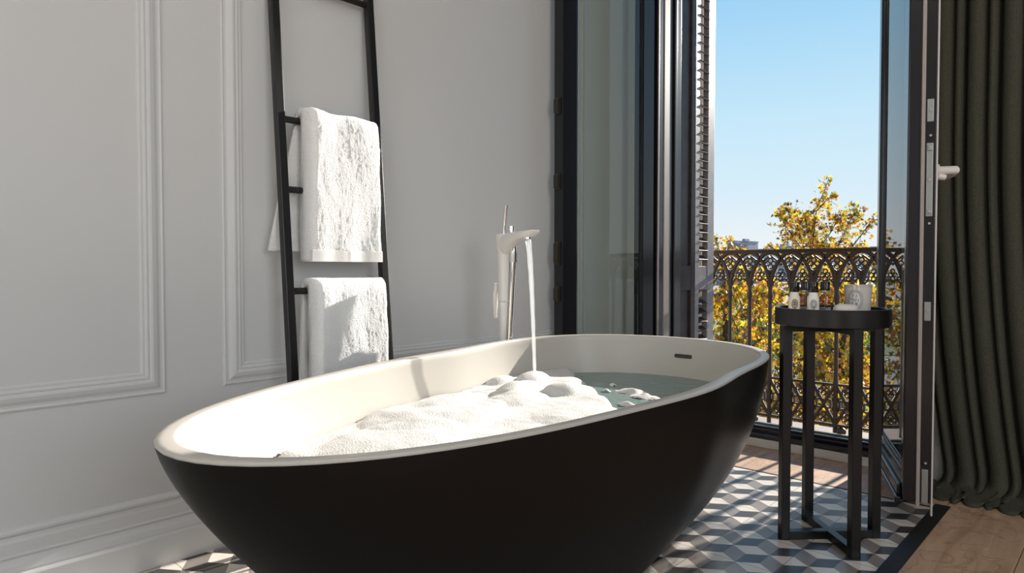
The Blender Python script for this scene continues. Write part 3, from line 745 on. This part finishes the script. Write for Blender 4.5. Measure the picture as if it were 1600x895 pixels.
def lotion_bottle(px, depth, body, lab, label, cat='bottle'):
    c = at_tray(px, depth); r = .0150; t = thing('lotion_bottle', c, label, cat, 'toiletry bottles on the tray')
    MB().lathe([(.004, 0), (r - .002, 0), (r, .002), (r, .038), (r - .001, .044), (r - .0035, .049), (.0115, .0535), (.0108, .0575)], c, 32).build('bottle_body', body, t)
    MB().lathe([(.0118, .0577), (.0122, .0583), (.0122, .0825), (.0117, .0835)], c, 28).build('cap', 'cap', t)
    f = face_cam(c) + .1; lb = MB()
    oval_decal(lb, c, r, f, c.z + .026, .0175, .027, .0004, 0)
    oval_decal(lb, c, r, f, c.z + .026, .0145, .0232, .0006, 1, ringw=.12)
    for k in range(3):   # small monogram strokes
        oval_decal(lb, c, r, f + (k - 1) * .16, c.z + .026 + (k % 2) * .002, .0035, .010, .0007, 1, ringw=.4)
    lb.build('oval_label', [lab, 'paper' if lab == 'label_grey' else 'ink'], t)
def gel_bottle(px, depth, label):
    c = at_tray(px, depth); r = .0150; t = thing('gel_bottle', c, label, 'bottle', 'toiletry bottles on the tray')
    bb = MB().lathe([(.004, 0), (r - .001, 0), (r, .002), (r, .044), (r - .003, .050), (.0115, .053), (.0105, .058)], c, 32)
    bb.build('bottle_body', 'glass_clear', t)
    MB().lathe([(.003, .003), (r - .0022, .003), (r - .0022, .043), (r - .005, .049)], c, 28).build('amber_gel', 'amber', t)
    MB().lathe([(.0118, .0580), (.0125, .0583), (.0125, .0595), (.0118, .060)], c, 28).build('collar', 'chrome', t)
    MB().lathe([(.0118, .0602), (.0122, .0606), (.0122, .0835), (.0117, .0845)], c, 28).build('cap', 'cap', t)
    MB().lathe([(r + .0002, .003), (r + .0004, .003), (r + .0004, .014), (r + .0002, .014)], c, 28, cap=False).build('label_band', 'label_grey', t)
lotion_bottle(1241.5, 1.83, 'lotion', 'label_tan', 'cream bottle with tan oval label, leftmost on the tray')
gel_bottle(1259, 1.90, 'clear bottle of amber gel behind and between the two cream bottles')
lotion_bottle(1271, 1.80, 'lotion2', 'label_grey', 'white bottle with dark grey oval label in front of the amber ones')
gel_bottle(1289.5, 1.875, 'clear bottle of amber gel next to the candle')

# candle
cc = at_tray(1341, 1.86); CR0, CR1, CHt = .0315, .0350, .076
can = thing('scented_candle', cc, 'lit white candle in a milky glass tumbler with a ringed oval label', 'candle')
MB().lathe([(.003, 0), (CR0 - .002, 0), (CR0, .002), (CR1, CHt - .001), (CR1 - .0008, CHt), (CR1 - .0022, CHt - .001), (CR1 - .0026, CHt - .010), (.003, CHt - .011)], cc, 56).build('candle_glass', 'candle_glass', can)
MB().lathe([(CR1 - .0008, CHt - .0065), (CR1 + .0004, CHt - .0062), (CR1 + .0006, CHt - .0005), (CR1 - .0004, CHt + .0004)], cc, 56, cap=False).build('glass_lip', 'glass_clear', can)
MB().lathe([(.003, CHt - .012), (CR1 - .003, CHt - .012), (CR1 - .003, CHt - .0095), (.003, CHt - .010)], cc, 40).build('wax', 'wax', can)
MB().tube([cc + EZ * (CHt - .011), cc + EZ * (CHt - .002)], .0009, 8).build('wick', 'ink', can)
MB().lathe([(.0004, CHt - .003), (.0018, CHt + .001), (.0024, CHt + .004), (.0016, CHt + .009), (.0003, CHt + .015)], cc, 14).build('flame', 'flame', can)
lb = MB(); cf = face_cam(cc) - .22; Rm = (CR0 + CR1) / 2; zc = cc.z + .0345
def conic_lift(z): return CR0 + (CR1 - CR0) * (z - cc.z) / CHt
def ring_decal(w, h, rw, mi, lift, filled=False):
    n = 48; vs = []; fs = []
    if filled:
        cols = 20
        for i in range(cols + 1):
            x = -w / 2 * math.cos(PI * i / cols); hh = h / 2 * math.sin(PI * i / cols)
            for s in (-1, 1):
                z = zc + s * max(hh, 1e-5); a = cf + x / Rm; R_ = conic_lift(z) + lift; vs.append((cc.x + R_ * math.cos(a), cc.y + R_ * math.sin(a), z))
        fs = [(2 * i, 2 * i + 2, 2 * i + 3, 2 * i + 1) for i in range(cols)]
    else:
        for k in range(n):
            t = 2 * PI * k / n
            for s in (0, 1):
                x = (w / 2 - s * rw) * math.cos(t); z = zc + (h / 2 - s * rw) * math.sin(t); a = cf + x / Rm; R_ = conic_lift(z) + lift
                vs.append((cc.x + R_ * math.cos(a), cc.y + R_ * math.sin(a), z))
        fs = [(2 * k, 2 * ((k + 1) % n), 2 * ((k + 1) % n) + 1, 2 * k + 1) for k in range(n)]
    lb.add(vs, fs, mi)
ring_decal(.041, .058, 0, 0, .0003, True)
ring_decal(.040, .057, .0007, 1, .0005); ring_decal(.036, .053, .0007, 1, .0005); ring_decal(.029, .045, .0008, 1, .0005)
for k in range(46):    # speckled ornament between the rings
    t = 2 * PI * k / 46; x0 = .0163 * math.cos(t); z0 = zc + .0245 * math.sin(t); s_ = .0006
    vs = []
    for dx, dz in ((-s_, -s_), (s_, -s_), (s_, s_), (-s_, s_)):
        a = cf + (x0 + dx) / Rm; z = z0 + dz; R_ = conic_lift(z) + .0006; vs.append((cc.x + R_ * math.cos(a), cc.y + R_ * math.sin(a), z))
    lb.add(vs, [(0, 1, 2, 3)], 1)
# letters, laid out as on the label: F I / G U I / E R
dg = None
def letter(ch, x, z, size, rot=0):
    cu = bpy.data.curves.new('t', 'FONT'); cu.body = ch; cu.size = size; cu.align_x = 'CENTER'; cu.align_y = 'CENTER'; cu.resolution_u = 3
    ob_ = bpy.data.objects.new('t', cu); C.objects.link(ob_); bpy.context.view_layer.update()
    me = bpy.data.meshes.new_from_object(ob_.evaluated_get(bpy.context.evaluated_depsgraph_get()))
    vs = []
    for v in me.vertices:
        px_ = x + v.co.x * math.cos(rot) - v.co.y * math.sin(rot); pz_ = z + v.co.x * math.sin(rot) + v.co.y * math.cos(rot)
        a = cf + px_ / Rm; zz = zc + pz_; R_ = conic_lift(zz) + .0006; vs.append((cc.x + R_ * math.cos(a), cc.y + R_ * math.sin(a), zz))
    lb.add(vs, [tuple(p.vertices) for p in me.polygons], 1)
    bpy.data.objects.remove(ob_); bpy.data.curves.remove(cu); bpy.data.meshes.remove(me)
for ch, x, z, rt in (('F', -.0045, .0125, .1), ('I', .0035, .0120, -.05), ('G', -.0085, .0035, .1), ('U', .0000, .0010, 0), ('I', .0082, -.0010, -.1), ('E', -.0062, -.0085, .1), ('R', .0040, -.0110, -.15)):
    letter(ch, x, z, .0115, rt)
lb.build('oval_label', ['paper', 'ink'], can)
# soap
sc0 = at_tray(1322, 1.765); sb = MB(); sr = []
dirr = Vector((math.cos(YAW), math.sin(YAW), 0)); dirn = Vector((-math.sin(YAW), math.cos(YAW), 0))
for i in range(17):
    t = -PI / 2 + PI * i / 16; kz = math.sin(t); kr = abs(math.cos(t)) ** .55 + .02
    sr.append([sc0 + dirr * .031 * kr * math.copysign(abs(math.cos(u)) ** .85, math.cos(u)) + dirn * .019 * kr * math.copysign(abs(math.sin(u)) ** .85, math.sin(u)) + EZ * (.0142 + .0140 * kz) for u in [2 * PI * k / 36 for k in range(36)]])
sb.loft(sr); tag(sb.build('soap_bar', 'soap', auto=False), 'ivory oval soap bar lying in front of the candle', 'soap')

# ------------------------------------------------------------------ curtain
def curtain():
    x0, x1 = -.585, .95; nx = 800; zs = [2.9 - i * .06 for i in range(46)]; zs = [z for z in zs if z > .09] + [.09]
    path = [(z, 0.0) for z in zs] + [(.060, .004), (.038, .014), (.026, .030), (.022, .050), (.020, .072), (.017, .094), (.012, .112), (.004, .122)]
    vs = []
    for (z, out) in path:
        for i in range(nx + 1):
            s = i / nx; x = x0 + (x1 - x0) * s
            ph = (x - x0) / .047 * 2 * PI + 1.3 * noise.noise(Vector((x * 5, 0, 3)))
            low = max(0, 1.25 - z); drag = .095 * low ** 2 / 1.25 ** 2
            amp = .026 + .007 * noise.noise(Vector((x * 7, 1, 0))) + .006 * noise.noise(Vector((x * 4, z * 1.2, 9)))
            wv = math.sin(ph); wv = math.copysign(abs(wv) ** .75, wv)
            xx = x + drag * (1 - s * .25) + .010 * math.sin(ph * .5 + 1) + .008 * math.cos(ph)
            yy = 2.672 + .022 * min(1, low) * max(0, 1 - (x - x0) / .12) + amp * wv + .012 * noise.noise(Vector((x * 2, z * .8, 5)))
            if out > 0:
                yy -= out * (1 + .35 * noise.noise(Vector((x * 6, 0, 2)))) + .004 * math.sin(ph + out * 60)
                xx += out * -.55
                z2 = max(.003, z + .0075 * math.sin(out * 110 + x * 34) * (1 if out < .11 else 0) + .006 * wv * (1 if out < .1 else .2))
            else: z2 = z
            vs.append((xx, yy, z2))
    n = nx + 1
    fs = [(r * n + i, r * n + i + 1, (r + 1) * n + i + 1, (r + 1) * n + i) for r in range(len(path) - 1) for i in range(nx)]
    mb = MB().add(vs, fs, 0, True)
    o = mb.build('curtain', 'curtain', auto=False)
    md = o.modifiers.new('thickness', 'SOLIDIFY'); md.thickness = .003
    tag(o, 'heavy dark olive curtain in deep folds pooling on the oak floor', 'curtain')
curtain()

# ------------------------------------------------------------------ balcony, railing, shutter, facade
struct('trim_4', MB().box((-3.6, YB + T1, -.40), (1.6, 4.0, -.140), bev=.006).box((OX0 - .02, YB + T1, -.145), (OX1 + .02, YB + T1 + .05, .030), bev=.004), 'stone', 'pale stone balcony slab outside the door', 'balcony')
Y1, Y2 = YB + T1, YB + T
fc = MB().box((XL - 2.2, Y1, -.40), (OX0 - .055, Y2, 3.6), bev=.01).box((OX1 + .055, Y1, -.40), (.98, Y2, 3.6), bev=.01).box((OX0 - .055, Y1, OZ + .05), (OX1 + .055, Y2, 3.6), bev=.01)
struct('wall_facade', fc, 'facade', 'rendered outer wall beside the balcony door', 'facade')

RY = 3.8; SP = .1187; X0 = -1.778; K = 1.15
def rz(z): return -.1125 + z * K
rail = thing('balcony_railing', (-1.1, RY, -.14), 'ornate brown cast iron balcony railing with gothic tracery', 'railing')
xa, xb = X0 - 8 * SP, X0 + 20 * SP
MB().box((xa, RY - .016, rz(.837)), (xb, RY + .016, rz(.846)), bev=.002).box((xa, RY - .010, rz(.827)), (xb, RY + .010, rz(.837)), bev=.001).build('top_rail', 'rail', rail)
def bay_arc(x, sgn):
    # from the head of a baluster (spring line) up to the apex one bay on
    return [(x + sgn * SP * ((i / 8) ** 1.35), RY, rz(.665 + (.832 - .665) * math.sin(i / 8 * PI / 2) ** .9)) for i in range(9)]
for k in range(-8, 21):
    x = X0 + k * SP
    b = MB().tube([(x, RY, rz(z)) for z in (-.024, .19, .215, .24, .58, .60, .612, .625, .64, .668)], [r * K for r in (.010, .010, .013, .0095, .0092, .0095, .0140, .0140, .0095, .0115)], 10)
    b.ball((x, RY, rz(.606)), .0145, n=6, sz=.6)
    b.build('baluster', 'rail', rail)
tc_ = MB(); ax = Vector((1, 0, 0)); az = Vector((0, 0, 1))
for k in range(-8, 20):
    x = X0 + k * SP
    for sg in (-1, 1): tc_.tube(bay_arc(x, sg), [.0125] + [.0115] * 8, 7)
    # trefoil head in the diamond above each baluster, with a pendant leaf
    cz = rz(.776)
    for q in range(4):
        a = q * PI / 2; tc_.ring((x + .0165 * math.cos(a), RY, cz + .0165 * math.sin(a)), ax, az, .0125, .0042, 12, 5)
    for sg in (-1, 1):
        tc_.tube([(x + sg * .006, RY, cz + .040), (x + sg * .034, RY, cz + .020), (x + sg * .041, RY, cz - .004), (x + sg * .032, RY, cz - .026), (x, RY, cz - .044)], .0062, 6)
    tc_.ball((x, RY, cz), .007, n=6)
    tc_.tube([(x, RY, cz - .040), (x, RY, cz - .062)], .006, 5)
    for sg in (-1, 1): tc_.tube([(x, RY, cz - .060), (x + sg * .016, RY, cz - .072), (x + sg * .019, RY, cz - .052)], .0045, 5)
    # four foils in the lens between balusters, over the cusped bay head
    xm = x + SP / 2; zm = rz(.722)
    for dx, dz in ((0, .021), (-.0125, .001), (.0125, .001), (0, -.019)): tc_.ring((xm + dx, RY, zm + dz), ax, az, .0105, .0038, 12, 5)
    tc_.ball((xm, RY, rz(.772)), .008, n=6)
    for sg in (-1, 1):
        tc_.tube([(xm + sg * .046, RY, rz(.668)), (xm + sg * .041, RY, rz(.686)), (xm + sg * .022, RY, rz(.701)), (xm, RY, rz(.690))], .0050, 5)
        tc_.ring((xm + sg * .032, RY, rz(.707)), ax, az, .0085, .0034, 10, 5)
tc_.build('arcade_tracery', 'rail', rail)
lp = MB()
for z0_, z1_ in ((.209, .220), (.022, .033)): lp.box((xa, RY - .011, rz(z0_)), (xb, RY + .011, rz(z1_)), bev=.0015)
for k in range(-8, 20):
    x = X0 + k * SP; xm = x + SP / 2
    for q in (0, 1):
        za, zb_ = (.215, .027) if q else (.027, .215)
        lp.tube([(x, RY, rz(za)), (x + SP, RY, rz(zb_))], .0092, 6)
    for zc_ in (.183, .059):
        for dx, dz in ((0, .014), (-.015, 0), (.015, 0), (0, -.014)): lp.ring((xm + dx, RY, rz(zc_) + dz), ax, az, .0115, .0040, 12, 5)
    for z in (.104, .141): lp.box((xm - .036, RY - .009, rz(z) - .004), (xm + .036, RY + .009, rz(z) + .004))
    for dx in (-.036, .036): lp.box((xm + dx - .004, RY - .009, rz(.104)), (xm + dx + .004, RY + .009, rz(.141)))
    for dz in (-.026, .026): lp.ring((x, RY, rz(.121) + dz), ax, az, .015, .0042, 12, 5)
lp.build('lower_panel', 'rail', rail)
for k in range(-7, 20, 4):
    MB().ball((X0 + (k + .25) * SP, RY, -.112), .026, sz=.9).build('foot', 'rail', rail)

# louvred shutter folded back outside the left jamb: two narrow hinged panels
sh = thing('louvred_shutter', (-1.64, 3.0, 0), 'folded dark brown louvred shutter outside the left door jamb', 'shutter')
def shutter_panel(P0, P1, z0, z1, louv, th_=.032, st_=.050):
    P0 = Vector((*P0, 0)); P1 = Vector((*P1, 0)); ex_ = (P1 - P0).normalized(); W = (P1 - P0).length; ey_ = Vector((-ex_.y, ex_.x, 0))
    fm_ = MB()
    for a_, b_ in ((0, st_), (W - (.073 if louv else st_), W)): fm_.obox(P0, ex_, ey_, EZ, (a_, b_), (0, th_), (z0, z1), 0, .003)
    for a_, b_ in ((z0, z0 + .09), (.640, .765), (z1 - .09, z1)): fm_.obox(P0, ex_, ey_, EZ, (st_ - .001, W - (.073 if louv else st_) + .001), (.001, th_ - .001), (a_, b_), 0, .003)
    pn = fm_.build('shutter_panel', 'shutter_sunlit' if louv else 'shutter', sh)
    sl2 = MB()
    if louv:
        z = z0 + .11
        while z < z1 - .10:
            if not (.620 < z < .785):
                c = P0 + EZ * z
                u1 = (ey_ * math.cos(.6) + EZ * math.sin(.6)); u2 = (-ey_ * math.sin(.6) + EZ * math.cos(.6))
                sl2.obox(c + ey_ * th_ * .5, ex_, u1, u2, (st_ - .004, W - .073 + .004), (-.021, .021), (-.0035, .0035), 0, .001)
            elif sl2.v:
                sl2.build('louvre_bank', 'shutter', pn); sl2 = MB()
            z += .047
        sl2.build('louvre_bank', 'shutter', pn)
    else:
        sl2.obox(P0, ex_, ey_, EZ, (st_, W - st_), (.012, .020), (z0 + .08, z1 - .08), 0, 0)
        sl2.build('infill', 'shutter', pn)
    for z in (.35, .72, 1.45, 2.2): MB().tube([P0 + ey_ * th_ + EZ * (z - .03), P0 + ey_ * th_ + EZ * (z + .03)], .006, 10).build('hinge', 'steel', pn)
shutter_panel((-1.708, 3.045), (-1.690, 3.205), -.10, 2.7, False, st_=.04)
shutter_panel((-1.700, 3.212), (-1.700, 3.428), -.10, 2.7, True)

# ------------------------------------------------------------------ street, trees, far city
GZ = -7.0
tag(MB().box((-400, 3.6, GZ - .3), (300, 900, GZ)).build('street_ground', 'road'), 'grey street and ground far below the balcony', 'ground', kind='structure')
tag(MB().box((-150, 60, GZ), (-12, 130, GZ + .05)).build('park_lawn', 'grass'), 'green verge beside the street below', 'lawn', kind='structure')

LEAF = [(0, -.5), (.16, -.28), (.42, -.36), (.30, -.08), (.52, .12), (.24, .14), (.20, .42), (.0, .30)]
LEAF = [(0, -.5), (.10, -.22), (.38, -.34), (.28, -.04), (.54, .14), (.22, .16), (0, .55), (-.22, .16), (-.54, .14), (-.28, -.04), (-.38, -.34), (-.10, -.22)]
def add_leaf(vs, fs, c, size, rnd):
    n = Vector((rnd.gauss(0, 1), rnd.gauss(0, 1) - .3, rnd.gauss(0, .8))).normalized(); a = n.orthogonal().normalized()
    a.rotate(Matrix.Rotation(rnd.uniform(0, 2 * PI), 3, n)); b = n.cross(a); o = len(vs); cup = rnd.uniform(.1, .5)
    for x, y in LEAF: vs.append(tuple(c + a * x * size + b * y * size + n * (abs(x) * cup * size)))
    fs.append(tuple(range(o, o + 12)))
def tree(name, base, twigs, clumps, leafmat, label, seed, sprigs=(), group='street trees below the balcony'):
    rnd = random.Random(seed); t = thing(name, base, label, 'tree', group)
    tw = MB()
    for pts, r0, r1 in twigs:
        m = len(pts); tw.tube(pts, [r0 + (r1 - r0) * i / (m - 1) for i in range(m)], 7)
    vs = []; fs = []
    for (c, rad, n, size) in clumps:
        c = Vector(c); rad = Vector(rad); made = 0; subs = []
        for _ in range(max(3, n // 28)):
            while True:
                d = Vector((rnd.uniform(-1, 1), rnd.uniform(-1, 1), rnd.uniform(-1, 1)))
                if d.length < 1: break
            d = d * (.55 + .45 * d.length); subs.append(c + Vector((d.x * rad.x, d.y * rad.y, d.z * rad.z)))
        for s_ in subs:
            rr_ = rad.length * rnd.uniform(.10, .22)
            for _ in range(28):
                p = s_ + Vector((rnd.gauss(0, 1), rnd.gauss(0, 1), rnd.gauss(0, .8))) * rr_ * .55
                add_leaf(vs, fs, p, size * rnd.uniform(.5, 1.0), rnd)
            e = s_ + Vector((rnd.uniform(-1, 1), rnd.uniform(-1, 1), rnd.uniform(-1.5, -.3))) * rr_ * 2
            tw.tube([s_, (s_ + e) / 2 + Vector((0, 0, .03)), e], [.003, .005, .007], 5)
    for (pts, n, spread, size) in sprigs:
        tw.tube(pts, [.009 - .006 * i / (len(pts) - 1) for i in range(len(pts))], 6)
        for _ in range(int(n * 1.85)):
            q = rnd.random() ** .85 * (len(pts) - 1); i = min(int(q), len(pts) - 2); p = Vector(pts[i]).lerp(Vector(pts[i + 1]), q - i)
            sw = spread * (1.15 - .8 * q / (len(pts) - 1))
            d = Vector((rnd.gauss(0, 1), rnd.gauss(0, 1), rnd.gauss(0, .8))) * sw
            add_leaf(vs, fs, p + d, size * rnd.uniform(.36, .80), rnd)
            if rnd.random() < .25: tw.tube([p, p + d * .95], [.0028, .0018], 4)
    tw.build('branches', 'bark', t)
    MB().add(vs, fs, 0, False).build('foliage', leafmat, t, auto=False)['kind'] = 'stuff'
def P(px, py, Y): return pix(px, py, 1, Y)
# tree with the tall sprigs, centre right
YT = 9.5
ta = P(1270, 560, YT)
tree('plane_tree', (ta.x, ta.y, GZ),
     [([(ta.x, YT, GZ), (ta.x + .1, YT, -4), (ta.x, YT, -1.5), tuple(P(1262, 470, YT)), tuple(P(1268, 400, YT))], .12, .018),
      ([(ta.x, YT, -2.5), tuple(P(1330, 470, YT + .4)), tuple(P(1335, 400, YT))], .05, .012)],
     [(P(1270, 500, YT + .8), (1.15, .8, .75), 1300, .12), (P(1240, 600, YT), (1.3, .8, .8), 1300, .12), (P(1330, 610, YT), (1.0, .8, .8), 1000, .12), (P(1205, 455, YT + 1.2), (.8, .6, .45), 550, .12), (P(1330, 450, YT + 1), (.8, .6, .45), 600, .12)],
     'leaf_yellow', 'yellowing tree whose tall sprigs rise above the middle of the railing', 11,
     sprigs=[([P(1268, 400, YT), P(1272, 360, YT), P(1276, 325, YT), P(1288, 298, YT), P(1296, 276, YT)], 75, .085, .10),
             ([P(1262, 405, YT), P(1250, 370, YT + .2), P(1238, 345, YT + .2), P(1228, 322, YT + .1)], 135, .155, .11), ([P(1250, 385, YT), P(1232, 360, YT), P(1213, 328, YT)], 45, .09, .105),
             ([P(1268, 400, YT), P(1262, 365, YT), P(1258, 335, YT)], 130, .17, .11),
             ([P(1276, 330, YT), P(1292, 312, YT), P(1306, 304, YT)], 34, .075, .105),
             ([P(1300, 405, YT), P(1315, 372, YT), P(1328, 345, YT), P(1340, 325, YT)], 110, .125, .11), ([P(1275, 395, YT), P(1300, 360, YT), P(1312, 335, YT)], 60, .11, .11),
             ([P(1320, 400, YT), P(1345, 368, YT), P(1360, 348, YT), P(1376, 340, YT)], 55, .11, .10), ([P(1225, 398, YT), P(1208, 388, YT), P(1199, 380, YT)], 16, .06, .10),
             ([P(1240, 400, YT), P(1300, 396, YT), P(1345, 392, YT)], 130, .13, .12)])
# tree at the left, seen past the shutter
YU = 11.0; tb = P(1130, 560, YU)
tree('plane_tree', (tb.x, tb.y, GZ),
     [([(tb.x, YU, GZ), (tb.x, YU, -3), tuple(P(1135, 480, YU)), tuple(P(1128, 400, YU))], .12, .015)],
     [(P(1125, 470, YU), (1.0, .8, .7), 800, .13), (P(1150, 580, YU), (1.4, .9, 1.0), 1300, .13), (P(1090, 520, YU), (.9, .8, 1.0), 500, .13), (P(1175, 510, YU + 1.5), (.9, .7, .7), 500, .13)],
     'leaf_yellow', 'yellow tree at the left end of the railing beside the shutter', 21,
     sprigs=[([P(1128, 405, YU), P(1122, 385, YU), P(1116, 368, YU)], 40, .13, .12), ([P(1130, 405, YU), P(1140, 385, YU), P(1143, 370, YU)], 26, .10, .12), ([P(1110, 410, YU), P(1135, 396, YU), P(1170, 392, YU)], 46, .12, .12)])
# lower, nearer crown filling the lower part of the railing
YV = 7.6; tcn_ = P(1210, 660, YV)
tree('plane_tree', (tcn_.x, tcn_.y, GZ),
     [([(tcn_.x, YV, GZ), (tcn_.x, YV, -4), tuple(P(1210, 700, YV))], .12, .04)],
     [(P(1180, 640, YV), (.85, .7, .45), 900, .11), (P(1290, 680, YV), (.9, .7, .45), 900, .11), (P(1230, 740, YV), (1.1, .8, .5), 700, .11), (P(1370, 660, YV), (.6, .6, .5), 500, .11)],
     'leaf_yellow', 'low yellow and russet crown behind the foot of the railing', 31)
# greener trees to the right seen through the open glass leaf, and behind
YW = 14.0; td = P(1410, 560, YW)
tree('green_tree', (td.x, td.y, GZ),
     [([(td.x, YW, GZ), (td.x, YW, -3), tuple(P(1408, 480, YW))], .2, .05)],
     [(P(1400, 540, YW), (1.5, 1.0, 1.2), 1400, .15), (P(1440, 500, YW), (1.2, 1.0, .9), 700, .15), (P(1380, 610, YW - 2), (1.2, .8, .8), 700, .14)],
     'leaf_green', 'greener tree seen through the glass of the right door leaf', 41)
YX = 22.0
for (px_, py_, lab, sd, lm) in ((1180, 545, 'broad mixed green crown far behind the left railing bays', 51, 'leaf_green'), (1325, 560, 'broad golden crown far behind the side table legs', 71, 'leaf_yellow')):
    tq = P(px_, py_, YX)
    tree('plane_tree' if lm == 'leaf_yellow' else 'green_tree', (tq.x, tq.y, GZ), [([(tq.x, YX, GZ), tuple(P(px_, py_ - 20, YX))], .25, .08)],
         [(P(px_, py_, YX), (1.7, 1.5, 2.0), 1700, .2), (P(px_ + 5, py_ - 55, YX), (1.4, 1.3, .9), 500, .2)], lm, lab, sd)
# parked cars in the street beyond
def car(px_, py_, Y, col, label, rot=0.2):
    p = P(px_, py_, Y); M['car_' + label[:5]] = mat('car_paint_' + label[:5].strip(), col, .2, metal=.2, coat=.6)
    t = thing('parked_car', (p.x, p.y, GZ), label, 'car', 'parked cars in the street')
    prof = [(-2.1, .35), (-2.1, .85), (-1.5, 1.0), (-1.0, 1.45), (.6, 1.45), (1.3, .98), (2.05, .82), (2.1, .35)]
    b = MB(); b.loft([[(p.x + x * math.cos(rot) - y * math.sin(rot), p.y + x * math.sin(rot) + y * math.cos(rot), GZ + z) for x, z in prof] for y in (-.85, .85)], smooth=False); b.build('body', 'car_' + label[:5], t)
    wn = MB(); wp = [(-1.35, 1.02), (-.95, 1.38), (.55, 1.38), (1.1, 1.0)]
    wn.loft([[(p.x + x * math.cos(rot) - y * math.sin(rot), p.y + x * math.sin(rot) + y * math.cos(rot), GZ + z) for x, z in wp] for y in (-.87, .87)], smooth=False); wn.build('windows', 'cap', t)
    for x in (-1.3, 1.3):
        for y in (-.8, .8):
            c = Vector((p.x + x * math.cos(rot) - y * math.sin(rot), p.y + x * math.sin(rot) + y * math.cos(rot), GZ + .33)); dv = Vector((-math.sin(rot), math.cos(rot), 0)) * .1
            MB().tube([c - dv, c + dv], .33, 16).build('wheel', 'cap', t)
car(1131, 462, 120, (.55, .62, .72), 'pale blue car parked in the street left of the railing')
car(1388, 450, 120, (.35, .42, .52), 'slate blue car seen through the door glass')
car(1222, 468, 110, (.6, .6, .6), 'silver car glimpsed between the leaves above the tray')
# far buildings, distance haze put into their colours
def building(px0, px1, pytop, Y, colr, label, nwx, nwz):
    a = P(px0, pytop, Y); b = P(px1, pytop, Y); key = 'b_%d' % px0
    M[key] = mat('hazed_concrete_%d' % px0, colr, .9); t = thing('city_building', ((a.x + b.x) / 2, Y + 7, GZ), label, 'building', 'distant city buildings')
    x0, x1 = a.x, b.x; zt = a.z; ZB_ = GZ
    mb = MB().box((x0, Y, ZB_), (x1, Y + 14, zt)); mb.box((x0 - .3, Y - .3, zt), (x1 + .3, Y + 14.3, zt + .5)); W = x1 - x0
    mb.box((x0 + W * .3, Y + 3, zt), (x0 + W * .55, Y + 9, zt + 1.8)); mb.build('walls', key, t)
    wn = MB(); H_ = min(zt - ZB_, 3.2 * nwz)
    for i in range(nwx):
        for j in range(nwz):
            cx_ = x0 + W * (i + .5) / nwx; cz_ = zt - H_ * (j + .5) / nwz
            wn.box((cx_ - W / nwx * .3, Y - .06, cz_ - H_ / nwz * .28), (cx_ + W / nwx * .3, Y + .02, cz_ + H_ / nwz * .28))
    M['win_far'] = M.get('win_far') or mat('hazy_window_band', (.20, .23, .27), .5)
    w_ = wn.build('windows', 'win_far', t); w_['kind'] = 'stuff'
building(1136, 1151, 381, 330, (.26, .29, .33), 'taller grey block at the left skyline above the railing', 4, 8)
building(1151, 1168, 378, 362, (.36, .38, .40), 'grey office block beside the taller one on the skyline', 6, 8)
building(1108, 1132, 397, 300, (.55, .50, .45), 'low beige block hidden by the left tree', 6, 6)
building(1172, 1200, 394, 360, (.50, .49, .48), 'long low pale block on the skyline left of the tall sprigs', 9, 5)
building(1203, 1245, 386, 420, (.46, .46, .47), 'pale block behind the sprigs on the skyline', 9, 6)
building(1250, 1300, 396, 380, (.52, .46, .42), 'low tan block on the skyline behind the sprig stems', 10, 5)
building(1303, 1352, 390, 460, (.48, .48, .50), 'wide grey block on the skyline at the right', 10, 5)
building(1360, 1420, 386, 500, (.50, .52, .56), 'bluish block on the skyline seen past the glass leaf', 10, 5)

# added lamp housing out of view, above the ceiling fill light
cl_ = thing('fill_lamp', (.5, -.3, 3.1), 'flat square lamp housing added above the viewer for fill light', 'ceiling lamp')
MB().box((-.27, -1.07, 3.04), (1.27, .47, 3.1), bev=.01).build('fill_lamp_housing', 'white_gloss', cl_)
